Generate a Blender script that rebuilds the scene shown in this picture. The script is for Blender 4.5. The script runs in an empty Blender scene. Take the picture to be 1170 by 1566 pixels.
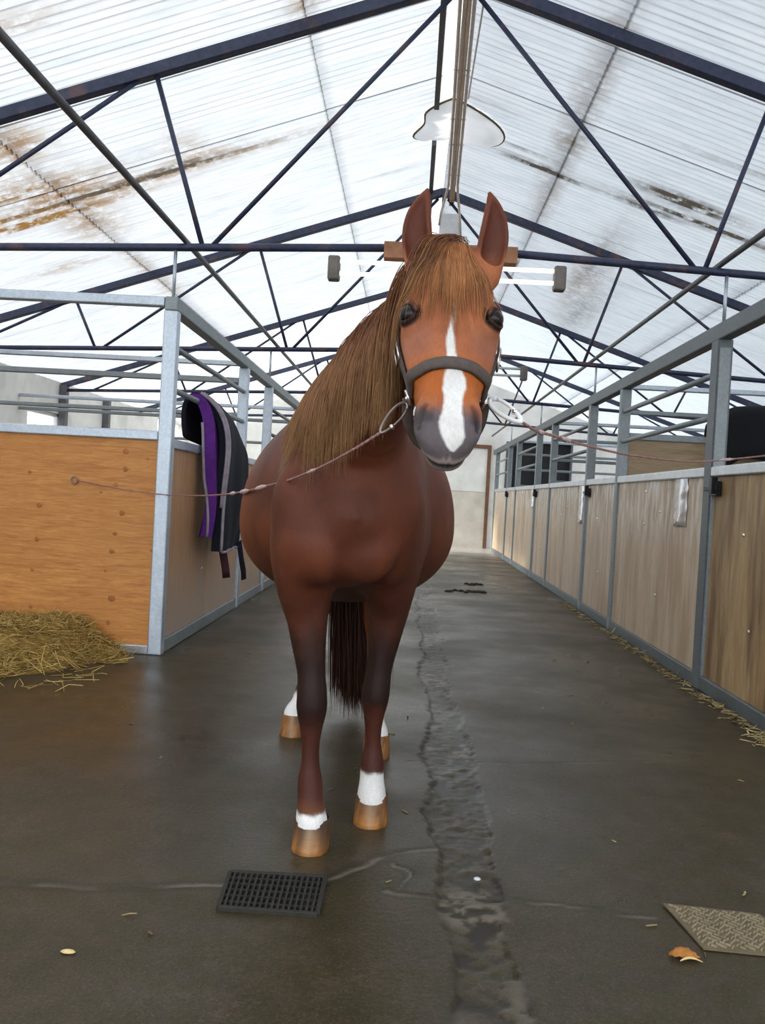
import bpy, math, random
import numpy as np
from mathutils import Vector, Matrix

# ------------------------------------------------------------------ camera, world, light, exposure
scene = bpy.context.scene
C = bpy.context.collection
YAW, PITCH, ROLL, CAM_H, FOCAL_PX = 0.03063, -0.01797, 0.05505, 1.05, 1328.0
W_PX, H_PX = 1170.0, 1566.0
_F = Vector((-math.sin(YAW) * math.cos(PITCH), math.cos(YAW) * math.cos(PITCH), math.sin(PITCH)))
_R = Vector((math.cos(YAW), math.sin(YAW), 0))
_U = _R.cross(_F)
_c, _s = math.cos(ROLL), math.sin(ROLL)
_R2 = _R * _c + _U * _s
_U2 = _U * _c - _R * _s
cam_data = bpy.data.cameras.new('camera')
cam = bpy.data.objects.new('camera', cam_data)
C.objects.link(cam)
M = Matrix.Identity(4)
for r in range(3):
    M[r][0], M[r][1], M[r][2] = _R2[r], _U2[r], -_F[r]
M[2][3] = CAM_H
cam.matrix_world = M
cam_data.sensor_fit = 'VERTICAL'
cam_data.sensor_height = 36.0
cam_data.lens = FOCAL_PX / H_PX * 36.0
cam_data.clip_start = 0.05
scene.camera = cam

world = bpy.data.worlds.new('world')
scene.world = world
world.use_nodes = True
bg = world.node_tree.nodes['Background']
bg.inputs['Color'].default_value = (0.88, 0.94, 1.0, 1)      # overcast daylight
bg.inputs['Strength'].default_value = 2.7
sun_data = bpy.data.lights.new('sun', 'SUN')
sun_data.energy = 8.0
sun_data.angle = math.radians(9)
sun_data.color = (1.0, 0.96, 0.9)
sun = bpy.data.objects.new('sun', sun_data)
C.objects.link(sun)
sun.rotation_euler = Vector((0.96, 0.03, -0.265)).to_track_quat('-Z', 'Y').to_euler()
scene.view_settings.view_transform = 'Standard'
scene.view_settings.look = 'None'
scene.view_settings.gamma = 1.0
scene.view_settings.use_curve_mapping = False
scene.view_settings.exposure = 0.0
scene.cycles.max_bounces = 10
scene.cycles.diffuse_bounces = 6
scene.cycles.sample_clamp_indirect = 6.0
rng = np.random.default_rng(7)
random.seed(7)


# ------------------------------------------------------------------ helpers
def V(*a):
    return np.array(a, dtype=float)


def nrm(v):
    v = np.asarray(v, float)
    return v / max(np.linalg.norm(v), 1e-12)


def _hash(ix, iy, iz, seed):
    h = (ix.astype(np.int64) * 374761393 + iy.astype(np.int64) * 668265263 + iz.astype(np.int64) * 2147483647 + seed * 1274126177) & 0xFFFFFFFF
    h = ((h ^ (h >> 13)) * 1274126177) & 0xFFFFFFFF
    return ((h ^ (h >> 16)) & 0xFFFF) / 65535.0


def vnoise(P, seed=0):
    P = np.asarray(P, float)
    i = np.floor(P).astype(np.int64)
    f = P - i
    f = f * f * (3 - 2 * f)
    out = 0
    for dx in (0, 1):
        for dy in (0, 1):
            for dz in (0, 1):
                w = (f[:, 0] if dx else 1 - f[:, 0]) * (f[:, 1] if dy else 1 - f[:, 1]) * (f[:, 2] if dz else 1 - f[:, 2])
                out = out + w * _hash(i[:, 0] + dx, i[:, 1] + dy, i[:, 2] + dz, seed)
    return out


def fbm(P, seed=0, octaves=4):
    P = np.asarray(P, float)
    s, a, t = 0, 0.5, 0
    for k in range(octaves):
        s = s + a * vnoise(P * (2.03 ** k), seed + k)
        t += a
        a *= 0.5
    return s / t


def smooth(e0, e1, x):
    t = np.clip((np.asarray(x, float) - e0) / (e1 - e0), 0, 1)
    return t * t * (3 - 2 * t)


class MB:
    """collects simple shapes for ONE mesh"""

    def __init__(self):
        self.v, self.f = [], []

    def add(self, vs, fs):
        n = len(self.v)
        self.v.extend([tuple(map(float, p)) for p in vs])
        self.f.extend([tuple(i + n for i in q) for q in fs])
        return self

    def box(self, lo, hi):
        x0, y0, z0 = lo
        x1, y1, z1 = hi
        vs = [(x0, y0, z0), (x1, y0, z0), (x1, y1, z0), (x0, y1, z0), (x0, y0, z1), (x1, y0, z1), (x1, y1, z1), (x0, y1, z1)]
        return self.add(vs, [(0, 3, 2, 1), (4, 5, 6, 7), (0, 1, 5, 4), (1, 2, 6, 5), (2, 3, 7, 6), (3, 0, 4, 7)])

    def bar(self, p0, p1, w, h, up=(0, 0, 1)):
        p0, p1 = np.array(p0, float), np.array(p1, float)
        d = nrm(p1 - p0)
        s = np.cross(d, up)
        if np.linalg.norm(s) < 1e-4:
            s = np.cross(d, (1, 0, 0))
        s = nrm(s)
        u = np.cross(s, d)
        vs = []
        for p in (p0, p1):
            for a, b in ((-1, -1), (1, -1), (1, 1), (-1, 1)):
                vs.append(p + s * a * w / 2 + u * b * h / 2)
        return self.add(vs, [(3, 2, 1, 0), (4, 5, 6, 7), (0, 1, 5, 4), (1, 2, 6, 5), (2, 3, 7, 6), (3, 0, 4, 7)])

    def tube(self, pts, r, seg=8, closed=False, flat=None, cap=True):
        pts = [np.array(p, float) for p in pts]
        n = len(pts)
        rs = [r] * n if np.isscalar(r) else list(r)
        vs, fs = [], []
        ref = np.array((0.013, 0.02, 1.0))
        prev = None
        for i in range(n):
            if closed:
                d = pts[(i + 1) % n] - pts[i - 1]
            else:
                d = pts[min(i + 1, n - 1)] - pts[max(i - 1, 0)]
            d = nrm(d)
            if prev is None:
                s = np.cross(d, ref)
                if np.linalg.norm(s) < 0.05:
                    s = np.cross(d, (1, 0, 0))
            else:
                s = prev - d * (prev @ d)
            s = nrm(s)
            prev = s
            u = np.cross(s, d)
            for k in range(seg):
                a = 2 * math.pi * k / seg
                vs.append(pts[i] + (s * math.cos(a) + u * math.sin(a) * (flat or 1)) * rs[i])
        m = n if closed else n - 1
        for i in range(m):
            j = (i + 1) % n
            for k in range(seg):
                l = (k + 1) % seg
                fs.append((i * seg + k, i * seg + l, j * seg + l, j * seg + k))
        if cap and not closed:
            fs.append(tuple(range(seg - 1, -1, -1)))
            fs.append(tuple((n - 1) * seg + k for k in range(seg)))
        return self.add(vs, fs)

    def ribbon(self, pts, normals, w, t):
        pts = [np.array(p, float) for p in pts]
        n = len(pts)
        vs, fs = [], []
        for i in range(n):
            d = nrm(pts[min(i + 1, n - 1)] - pts[max(i - 1, 0)])
            nn = np.array(normals[i], float)
            nn = nrm(nn - d * (nn @ d))
            s = np.cross(d, nn)
            for a, b in ((-1, -.5), (-.8, .8), (0, 1), (.8, .8), (1, -.5), (0, -1)):
                vs.append(pts[i] + s * a * w / 2 + nn * b * t / 2)
        for i in range(n - 1):
            for k in range(6):
                l = (k + 1) % 6
                fs.append((i * 6 + k, i * 6 + l, i * 6 + 6 + l, i * 6 + 6 + k))
        fs.append(tuple(range(5, -1, -1)))
        fs.append(tuple((n - 1) * 6 + k for k in range(6)))
        return self.add(vs, fs)

    def lathe(self, prof, c=(0, 0, 0), seg=24, sx=1, sy=1):
        vs, fs = [], []
        for r, z in prof:
            for k in range(seg):
                a = 2 * math.pi * k / seg
                vs.append((c[0] + r * sx * math.cos(a), c[1] + r * sy * math.sin(a), c[2] + z))
        n = len(prof)
        for i in range(n - 1):
            for k in range(seg):
                l = (k + 1) % seg
                fs.append((i * seg + k, i * seg + l, (i + 1) * seg + l, (i + 1) * seg + k))
        fs.append(tuple(range(seg - 1, -1, -1)))
        fs.append(tuple((n - 1) * seg + k for k in range(seg)))
        return self.add(vs, fs)

    def build(self, name, mat, parent=None, bevel=0, smooth_=False, origin=None):
        vs = np.array(self.v, float)
        o = np.zeros(3) if origin is None else np.array(origin, float)
        me = bpy.data.meshes.new(name)
        me.from_pydata((vs - o).tolist(), [], self.f)
        return finish(me, name, mat, parent, bevel, smooth_, o)


def finish(me, name, mat, parent=None, bevel=0, smooth_=False, o=None):
    me.update()
    if smooth_:
        me.polygons.foreach_set('use_smooth', [True] * len(me.polygons))
    ob = bpy.data.objects.new(name, me)
    if mat:
        me.materials.append(mat)
    C.objects.link(ob)
    if o is not None:
        ob.location = o
    if parent is not None:
        ob.parent = parent
        ob.location = Vector(o if o is not None else (0, 0, 0)) - Vector(wpos(parent))
    if bevel:
        b = ob.modifiers.new('bevel', 'BEVEL')
        b.width = bevel
        b.segments = 2
        b.limit_method = 'ANGLE'
    return ob


def wpos(o):
    p = Vector((0, 0, 0))
    while o is not None:
        p = p + Vector(o.location)
        o = o.parent
    return p


def mesh_np(name, vs, quads, mat, parent=None, o=None, smooth_=True, cols=None):
    me = bpy.data.meshes.new(name)
    vs = np.asarray(vs, float)
    if o is not None:
        vs = vs - np.asarray(o, float)
    quads = np.asarray(quads, np.int32)
    me.vertices.add(len(vs))
    me.vertices.foreach_set('co', vs.astype(np.float32).ravel())
    k = quads.shape[1]
    me.loops.add(quads.size)
    me.loops.foreach_set('vertex_index', quads.ravel())
    me.polygons.add(len(quads))
    me.polygons.foreach_set('loop_start', np.arange(0, quads.size, k, dtype=np.int32))
    me.update(calc_edges=True)
    me.validate()
    for nm, c in (cols or {}).items():
        c = np.asarray(c, float)
        if c.ndim == 1:
            c = np.stack([c, c, c], 1)
        a = me.color_attributes.new(nm, 'FLOAT_COLOR', 'POINT')
        a.data.foreach_set('color', np.concatenate([c, np.ones((len(c), 1))], 1).astype(np.float32).ravel())
    return finish(me, name, mat, parent, 0, smooth_, o)


def empty(name, loc=(0, 0, 0)):
    o = bpy.data.objects.new(name, None)
    o.empty_display_size = 0.1
    C.objects.link(o)
    o.location = loc
    return o


def tag(o, label=None, cat=None, group=None, kind=None):
    if label: o['label'] = label
    if cat: o['category'] = cat
    if group: o['group'] = group
    if kind or cat: o['kind'] = kind or 'thing'
    return o


# ------------------------------------------------------------------ materials
def new_mat(name):
    m = bpy.data.materials.new(name)
    m.use_nodes = True
    nt = m.node_tree
    return m, nt, nt.nodes, nt.links, nt.nodes['Principled BSDF']


def N(nt, t, **kw):
    n = nt.nodes.new(t)
    for k, v in kw.items():
        if k.startswith('i_'):
            n.inputs[k[2:].replace('_', ' ')].default_value = v
        else:
            setattr(n, k, v)
    return n


def coords(nt, scale=(1, 1, 1), world_space=True):
    if world_space:
        g = N(nt, 'ShaderNodeNewGeometry')
        src = g.outputs['Position']
    else:
        g = N(nt, 'ShaderNodeTexCoord')
        src = g.outputs['Object']
    mp = N(nt, 'ShaderNodeMapping')
    mp.inputs['Scale'].default_value = scale
    nt.links.new(src, mp.inputs['Vector'])
    return mp.outputs['Vector']


def noise(nt, vec, scale, detail=4, rough=.55, dist=0.0):
    n = N(nt, 'ShaderNodeTexNoise')
    n.inputs['Scale'].default_value = scale
    n.inputs['Detail'].default_value = detail
    n.inputs['Roughness'].default_value = rough
    n.inputs['Distortion'].default_value = dist
    nt.links.new(vec, n.inputs['Vector'])
    return n.outputs['Fac']


def ramp(nt, fac, stops):
    r = N(nt, 'ShaderNodeValToRGB')
    el = r.color_ramp.elements
    while len(el) < len(stops):
        el.new(0.5)
    for e, (p, c) in zip(el, stops):
        e.position = p
        e.color = (*c, 1) if len(c) == 3 else c
    nt.links.new(fac, r.inputs['Fac'])
    return r.outputs['Color']


def mix(nt, fac, a, b, blend='MIX'):
    m = N(nt, 'ShaderNodeMix', data_type='RGBA', blend_type=blend)
    for sock, val in ((m.inputs[0], fac), (m.inputs[6], a), (m.inputs[7], b)):
        if isinstance(val, (int, float)):
            sock.default_value = val
        elif isinstance(val, tuple):
            sock.default_value = (*val, 1) if len(val) == 3 else val
        else:
            nt.links.new(val, sock)
    return m.outputs[2]


def bump(nt, height, strength, dist, bsdf):
    b = N(nt, 'ShaderNodeBump')
    b.inputs['Strength'].default_value = strength
    b.inputs['Distance'].default_value = dist
    nt.links.new(height, b.inputs['Height'])
    nt.links.new(b.outputs['Normal'], bsdf.inputs['Normal'])


def simple(name, col, rough=.6, metal=0.0, var=.25, scale=14, spec=.5, bumpd=0.0):
    m, nt, nodes, links, b = new_mat(name)
    v = coords(nt)
    f = noise(nt, v, scale)
    lo = tuple(c * (1 - var) for c in col)
    hi = tuple(min(1, c * (1 + var)) for c in col)
    links.new(ramp(nt, f, [(.3, lo), (.7, hi)]), b.inputs['Base Color'])
    b.inputs['Roughness'].default_value = rough
    b.inputs['Metallic'].default_value = metal
    b.inputs['Specular IOR Level'].default_value = spec
    if bumpd:
        bump(nt, f, .6, bumpd, b)
    return m


def srgb(r, g, b):
    f = lambda c: (c / 255 / 12.92) if c / 255 <= .04045 else ((c / 255 + .055) / 1.055) ** 2.4
    return (f(r), f(g), f(b))


def galv(name, col=(.56, .62, .69), rough=.38, metal=.75):
    m, nt, nodes, links, b = new_mat(name)
    v = coords(nt)
    vo = N(nt, 'ShaderNodeTexVoronoi')
    vo.inputs['Scale'].default_value = 55
    links.new(v, vo.inputs['Vector'])
    n1 = noise(nt, v, 5)
    c = mix(nt, .5, ramp(nt, n1, [(.3, tuple(x * .6 for x in col)), (.7, tuple(min(1, x * 1.25) for x in col))]),
            ramp(nt, vo.outputs['Distance'], [(0, tuple(x * .8 for x in col)), (1, tuple(min(1, x * 1.2) for x in col))]))
    links.new(c, b.inputs['Base Color'])
    b.inputs['Metallic'].default_value = metal
    links.new(ramp(nt, n1, [(.2, (rough - .1,) * 3), (.8, (rough + .18,) * 3)]), b.inputs['Roughness'])
    return m


def wood_sheet(name, base, dark, light, axis='h', knots=True, wear=None, stain=None, stain_amt=.5, mud=None):
    """plywood; grain runs horizontally ('h') or vertically ('v')"""
    m, nt, nodes, links, b = new_mat(name)
    sc = (1.2, 1.2, 14) if axis == 'h' else (13, 13, .9)
    v = coords(nt, sc)
    g1 = noise(nt, v, 2.2, 6, .6, 1.6 if axis == 'h' else .3)
    g2 = noise(nt, coords(nt, tuple(s * 3.2 for s in sc)), 3.0, 5, .7)
    big = noise(nt, coords(nt), 1.7, 3)
    c = ramp(nt, g1, [(.25, dark), (.5, base), (.75, light)])
    c = mix(nt, ramp(nt, g2, [(.35, (.45,) * 3), (.62, (0,) * 3)]), c, tuple(x * .72 for x in dark))
    c = mix(nt, ramp(nt, big, [(.35, (.5,) * 3), (.65, (0,) * 3)]), c, tuple(x * .75 for x in base), 'MIX')
    if knots:
        vo = N(nt, 'ShaderNodeTexVoronoi')
        vo.inputs['Scale'].default_value = 4.3
        vo.inputs['Randomness'].default_value = .8
        links.new(coords(nt, (1, 1, 1.5)), vo.inputs['Vector'])
        c = mix(nt, ramp(nt, vo.outputs['Distance'], [(.05, (.85,) * 3), (.14, (.0,) * 3)]), c, tuple(x * .3 for x in dark))
    if stain:
        st = noise(nt, coords(nt, (4, 4, .7)), 1.6, 4)
        c = mix(nt, ramp(nt, st, [(.42, (0,) * 3), (.64, (stain_amt,) * 3)]), c, stain)
    if mud:
        sp = N(nt, 'ShaderNodeSeparateXYZ')
        links.new(coords(nt), sp.inputs[0])
        ad = N(nt, 'ShaderNodeMath', operation='MULTIPLY_ADD')
        links.new(noise(nt, coords(nt, (2, 2, 1)), 2.0, 4), ad.inputs[0])
        ad.inputs[1].default_value = .5
        links.new(sp.outputs['Z'], ad.inputs[2])
        c = mix(nt, ramp(nt, ad.outputs[0], [(.45, (.85,) * 3), (.95, (0,) * 3)]), c, mud)
    if wear:
        sep = N(nt, 'ShaderNodeSeparateXYZ')
        links.new(coords(nt), sep.inputs[0])
        mr = N(nt, 'ShaderNodeMapRange')
        mr.inputs['From Min'].default_value = .75
        mr.inputs['From Max'].default_value = 1.33
        links.new(sep.outputs['Z'], mr.inputs['Value'])
        w = noise(nt, coords(nt, (6, 6, 1.5)), 2.4, 4)
        mm = N(nt, 'ShaderNodeMath', operation='MULTIPLY')
        links.new(mr.outputs[0], mm.inputs[0])
        links.new(ramp(nt, w, [(.45, (0,) * 3), (.62, (1,) * 3)]), mm.inputs[1])
        c = mix(nt, mm.outputs[0], c, wear)
    links.new(c, b.inputs['Base Color'])
    b.inputs['Roughness'].default_value = .5
    bump(nt, g2, .35, .004, b)
    return m


MAT = {}
MAT['galv'] = galv('galvanised steel')
MAT['galv_dull'] = galv('dull galvanised steel', (.30, .33, .34), .5, .6)
MAT['galv_bright'] = galv('bright galvanised steel', (.62, .65, .68), .33, .7)
MAT['galv_dark'] = galv('dark weathered steel', (.17, .19, .20), .5, .5)
MAT['ply_orange'] = wood_sheet('orange plywood', srgb(218, 146, 72), srgb(172, 102, 44), srgb(238, 172, 94), 'h', knots=False)
MAT['ply_front'] = wood_sheet('worn orange plywood', srgb(210, 158, 112), srgb(176, 124, 84), srgb(222, 176, 132), 'v', knots=False, mud=srgb(184, 164, 146))
MAT['ply_grey'] = wood_sheet('weathered grey brown plywood', srgb(214, 192, 164), srgb(186, 162, 134), srgb(228, 210, 186), 'v', knots=False,
                             wear=srgb(240, 236, 232), stain=srgb(150, 116, 80))
MAT['ply_inner'] = wood_sheet('inner plywood', srgb(176, 150, 116), srgb(140, 112, 80), srgb(196, 172, 140), 'h', knots=False)
MAT['ply_brown'] = wood_sheet('stained brown plywood', srgb(190, 158, 112), srgb(158, 124, 80), srgb(208, 180, 136), 'v', knots=False, stain=srgb(104, 72, 42), stain_amt=.85)
MAT['knot'] = simple('dark wood knot', srgb(172, 106, 50), .6)
MAT['wood_brown'] = simple('brown timber', srgb(150, 104, 74), .7, var=.2, scale=20)
MAT['white_paint'] = simple('white painted trim', (.72, .74, .76), .5, var=.08)
MAT['white_tube'] = None
MAT['grey_cap'] = simple('brown grey plastic end cap', srgb(112, 104, 96), .5)
MAT['conduit'] = simple('cream cable sheath', srgb(238, 220, 202), .5, var=.12)
MAT['wall'] = simple('pale rendered wall', (.86, .84, .79), .9, var=.14, scale=2.2)
MAT['wall_low'] = simple('beige painted dado', (.70, .64, .55), .85, var=.14, scale=3)
MAT['door_brown'] = simple('brown door frame', srgb(120, 82, 58), .6)
MAT['dark_void'] = simple('painted dark of openings', (.012, .012, .014), .8)  # flat near-black stands in for the unlit space behind openings
MAT['ground'] = simple('yard gravel', (.25, .24, .22), .95)
MAT['straw'] = simple('straw', srgb(206, 172, 96), .75, var=.35, scale=40)
MAT['straw_base'] = simple('matted straw', srgb(146, 114, 54), .9, var=.45, scale=30, bumpd=.02)
MAT['purple'] = simple('purple fleece', srgb(92, 34, 128), .9, var=.15, scale=30)
MAT['navy'] = simple('navy rug cloth', srgb(15, 17, 32), .95, var=.2, scale=25)
MAT['rug_trim'] = simple('grey binding', srgb(150, 140, 150), .8)
MAT['black_cloth'] = simple('black rug cloth', srgb(13, 13, 18), .95, var=.2)
MAT['maroon'] = simple('maroon strap', srgb(66, 26, 38), .8)
MAT['leather'] = simple('brown grey webbing', srgb(84, 72, 66), .7, var=.18, scale=60, bumpd=.002)
MAT['chrome'] = simple('chrome fitting', (.8, .8, .8), .18, 1.0, var=.05)
MAT['white_metal'] = simple('white coated clip', (.9, .9, .9), .3, .0, var=.02)
MAT['old_metal'] = simple('tarnished clip', srgb(150, 138, 130), .35, .8)
MAT['rope'] = simple('pinkish cord', srgb(160, 118, 112), .85, var=.25, scale=60)
MAT['rope_pale'] = simple('pale frayed cord', srgb(200, 170, 165), .85, var=.2, scale=60)
MAT['black_metal'] = simple('black latch', (.02, .02, .022), .4, .6)
MAT['iron'] = simple('cast iron', srgb(46, 43, 38), .75, .1, var=.3, scale=40)
MAT['plate'] = simple('worn tread plate', srgb(112, 98, 74), .8, .0, var=.2, scale=30)
MAT['plate_rib'] = simple('rubbed tread ribs', srgb(150, 136, 108), .7, .0, var=.2, scale=30)
MAT['dung'] = simple('dried dung', srgb(60, 44, 30), .95, var=.3, scale=50)
MAT['bark'] = simple('orange bark', srgb(176, 112, 44), .7, var=.35, scale=60)
MAT['bark_pale'] = simple('pale inner bark', srgb(226, 196, 140), .7, var=.2, scale=60)
MAT['hoof'] = None


def make_blue():
    m, nt, nodes, links, b = new_mat('dark blue painted steel with rust')
    v = coords(nt)
    n1 = noise(nt, v, 6, 5)
    n2 = noise(nt, v, 28, 4)
    g = N(nt, 'ShaderNodeNewGeometry')
    c = ramp(nt, n2, [(.3, (.020, .027, .062)), (.7, (.040, .050, .105))])
    c = mix(nt, ramp(nt, n1, [(.56, (0,) * 3), (.72, (.8,) * 3)]), c, srgb(112, 82, 76))
    links.new(c, b.inputs['Base Color'])
    b.inputs['Roughness'].default_value = .45
    return m


MAT['blue'] = make_blue()
MAT['grey_steel'] = simple('grey painted steel', srgb(96, 96, 100), .5, .2, var=.2)


def make_tube_lamp():
    m, nt, nodes, links, b = new_mat('lit fluorescent tube')
    b.inputs['Base Color'].default_value = (.9, .9, .9, 1)
    b.inputs['Emission Color'].default_value = (1, .98, .95, 1)
    b.inputs['Emission Strength'].default_value = 1.3
    return m


MAT['tube_lit'] = make_tube_lamp()
MAT['tube_off'] = simple('unlit fluorescent tube', (.75, .76, .76), .25, var=.04)


def make_roof(name='translucent white roof sheeting', through=.31):
    m, nt, nodes, links, b = new_mat(name)
    nodes.remove(b)
    out = nodes['Material Output']
    at = N(nt, 'ShaderNodeAttribute', attribute_name='stain')
    sep = N(nt, 'ShaderNodeSeparateColor')
    links.new(at.outputs['Color'], sep.inputs[0])
    v = coords(nt, (.7, 5, .7))
    streak = noise(nt, v, 2.6, 6, .65)
    fine = noise(nt, coords(nt, (3, 40, 3)), 1.0, 3)
    base = ramp(nt, streak, [(.3, (.66, .70, .73)), (.5, (.78, .81, .84)), (.7, (.84, .86, .88))])
    base = mix(nt, ramp(nt, fine, [(.62, (0,) * 3), (.8, (.35,) * 3)]), base, srgb(178, 176, 174))
    patchy = noise(nt, coords(nt, (5, 9, 5)), 1.6, 5, .7)
    mm = N(nt, 'ShaderNodeMath', operation='MULTIPLY')
    links.new(sep.outputs[0], mm.inputs[0])
    links.new(ramp(nt, patchy, [(.34, (0,) * 3), (.56, (1,) * 3)]), mm.inputs[1])
    base = mix(nt, mm.outputs[0], base, srgb(150, 112, 62))
    mm2 = N(nt, 'ShaderNodeMath', operation='MULTIPLY')
    links.new(sep.outputs[1], mm2.inputs[0])
    links.new(ramp(nt, patchy, [(.3, (0,) * 3), (.55, (1,) * 3)]), mm2.inputs[1])
    base = mix(nt, mm2.outputs[0], base, srgb(92, 84, 74))
    # greyer along the upper folds of the corrugation
    base = mix(nt, sep.outputs[2], base, srgb(112, 114, 120))
    d = N(nt, 'ShaderNodeBsdfDiffuse')
    t = N(nt, 'ShaderNodeBsdfTranslucent')
    links.new(base, d.inputs['Color'])
    links.new(base, t.inputs['Color'])
    ms = N(nt, 'ShaderNodeMixShader')
    ms.inputs[0].default_value = through
    links.new(d.outputs[0], ms.inputs[1])
    links.new(t.outputs[0], ms.inputs[2])
    links.new(ms.outputs[0], out.inputs['Surface'])
    return m


MAT['roof'] = make_roof()
MAT['roof_far_bright'] = make_roof('light boosted far sheeting', .47)  # far sheets pass extra light, added to brighten the aisle end


def translucent(name, col, scale=3, var=.05):
    m, nt, nodes, links, b = new_mat(name)
    nodes.remove(b)
    n = noise(nt, coords(nt), scale)
    c = ramp(nt, n, [(.3, tuple(x * (1 - var) for x in col)), (.7, col)])
    d, t, ms = N(nt, 'ShaderNodeBsdfDiffuse'), N(nt, 'ShaderNodeBsdfTranslucent'), N(nt, 'ShaderNodeMixShader')
    ms.inputs[0].default_value = .33
    for s in (d, t):
        links.new(c, s.inputs['Color'])
    links.new(d.outputs[0], ms.inputs[1])
    links.new(t.outputs[0], ms.inputs[2])
    links.new(ms.outputs[0], nodes['Material Output'].inputs['Surface'])
    return m



def make_floor():
    m, nt, nodes, links, b = new_mat('damp worn concrete')
    v = coords(nt)
    big = noise(nt, v, .8, 5)
    mid = noise(nt, v, 5, 6, .65)
    fine = noise(nt, v, 60, 4, .7)
    c = ramp(nt, mid, [(.3, (.039, .027, .010)), (.5, (.059, .042, .018)), (.72, (.094, .068, .034))])
    c = mix(nt, ramp(nt, big, [(.42, (0,) * 3), (.66, (.55,) * 3)]), c, (.043, .033, .018))
    c = mix(nt, ramp(nt, fine, [(.35, (.75,) * 3), (.6, (0,) * 3)]), c, (.032, .023, .012))
    hue = noise(nt, coords(nt), 11, 5, .7)
    speck = noise(nt, coords(nt), 150, 2, .8)
    c = mix(nt, ramp(nt, speck, [(.34, (.7,) * 3), (.52, (0,) * 3)]), c, (.022, .016, .008))
    c = mix(nt, ramp(nt, speck, [(.54, (0,) * 3), (.70, (.6,) * 3)]), c, (.150, .118, .080))
    c = mix(nt, ramp(nt, hue, [(.35, (.5,) * 3), (.65, (0,) * 3)]), c, (.050, .045, .018))
    c = mix(nt, ramp(nt, hue, [(.45, (0,) * 3), (.75, (.6,) * 3)]), c, (.088, .062, .048))
    at = N(nt, 'ShaderNodeAttribute', attribute_name='wear')
    sep = N(nt, 'ShaderNodeSeparateColor')
    links.new(at.outputs['Color'], sep.inputs[0])
    c = mix(nt, sep.outputs[0], c, (.16, .135, .10))
    c = mix(nt, sep.outputs[2], c, (.50, .47, .42))  # painted light: paler floor towards the bright far end
    c = mix(nt, sep.outputs[1], c, (.024, .019, .013))
    links.new(c, b.inputs['Base Color'])
    r = ramp(nt, noise(nt, v, 1.3, 4), [(.35, (.24,) * 3), (.65, (.5,) * 3)])
    links.new(r, b.inputs['Roughness'])
    b.inputs['Specular IOR Level'].default_value = .27
    bump(nt, fine, .35, .004, b)
    return m


MAT['floor'] = make_floor()


def make_vcol(name, attr, rough, sheen=0.0, bscale=220, bstr=.25, spec=.4, stretch=(1, 1, .35)):
    m, nt, nodes, links, b = new_mat(name)
    at = N(nt, 'ShaderNodeAttribute', attribute_name=attr)
    n = noise(nt, coords(nt, stretch), bscale, 3, .7)
    n2 = noise(nt, coords(nt), 9, 4)
    c = mix(nt, ramp(nt, n, [(.3, (.16,) * 3), (.65, (0,) * 3)]), at.outputs['Color'], (.0, .0, .0))
    c = mix(nt, ramp(nt, n2, [(.35, (.22,) * 3), (.65, (0,) * 3)]), c, (.02, .01, .008))
    links.new(c, b.inputs['Base Color'])
    b.inputs['Roughness'].default_value = rough
    b.inputs['Specular IOR Level'].default_value = spec
    if sheen:
        b.inputs['Sheen Weight'].default_value = sheen
        b.inputs['Sheen Roughness'].default_value = .4
        b.inputs['Sheen Tint'].default_value = (1, .8, .65, 1)
    bump(nt, n, bstr, .002, b)
    return m


MAT['coat'] = make_vcol('chestnut horse coat', 'coat', .5, .0, spec=.2)
MAT['hair'] = make_vcol('horse hair', 'coat', .55, .0, 30, 0.0, .2)
MAT['hoof'] = make_vcol('hoof horn', 'coat', .45, 0, 40, .3, .4, (1, 1, 5))
MAT['straw_col'] = make_vcol('straw stalks', 'coat', .7, 0, 60, 0, .3)
m, nt, nodes, links, b = new_mat('dark wet eye')
b.inputs['Base Color'].default_value = (.012, .008, .006, 1)
b.inputs['Roughness'].default_value = .12
b.inputs['Specular IOR Level'].default_value = .3
MAT['eye'] = m

# ------------------------------------------------------------------ the setting
XL, XR, RIDGE = -1.475, 1.78, 0.17
WALL_L, WALL_R, Y_BACK, Y_FRONT = -5.2, 5.55, 19.8, -1.9
TRUSS_Y = [5.3, 8.95, 12.6, 16.25]
roof_z = lambda x: 4.27 - 0.335 * np.abs(np.asarray(x, float) - RIDGE)

MAT['ridge'] = translucent('white translucent ridge cap', (.93, .94, .95))
MAT['vent'] = translucent('whitewashed translucent ventilator', (.86, .87, .88), 5, .1)

# polylines of cracks in the concrete (x, y)
CRACKS = [([(-1.05, 2.19), (-.75, 2.2), (-.44, 2.27), (-.17, 2.33), (-.07, 2.44), (-.02, 2.52), (.03, 2.56), (.14, 2.60)], .011),
          ([(.0, 2.30), (.10, 2.285), (.18, 2.28), (.35, 2.30), (.53, 2.285), (.60, 2.25), (.69, 2.245)], .008),
          ([(.04, 3.44), (.2, 3.47), (.5, 3.50), (.8, 3.58), (1.08, 3.66)], .007),
          ([(.03, 2.31), (.06, 2.40), (.00, 2.47)], .006)]
STAINS = [(.42, 2.64, .05, .04), (-.9, 3.56, .06, .06), (-.69, 3.29, .04, .05), (.73, 10.1, .28, .3), (.95, 11.0, .2, .25), (1.3, 14.2, .35, .6), (.9, 6.9, .2, .15), (1.2, 8.7, .4, .15)]


def seg_dist(x, y, pts):
    d = np.full(x.shape, 9.0)
    for (x0, y0), (x1, y1) in zip(pts[:-1], pts[1:]):
        dx, dy = x1 - x0, y1 - y0
        t = np.clip(((x - x0) * dx + (y - y0) * dy) / (dx * dx + dy * dy), 0, 1)
        d = np.minimum(d, np.hypot(x - x0 - t * dx, y - y0 - t * dy))
    return d


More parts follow.
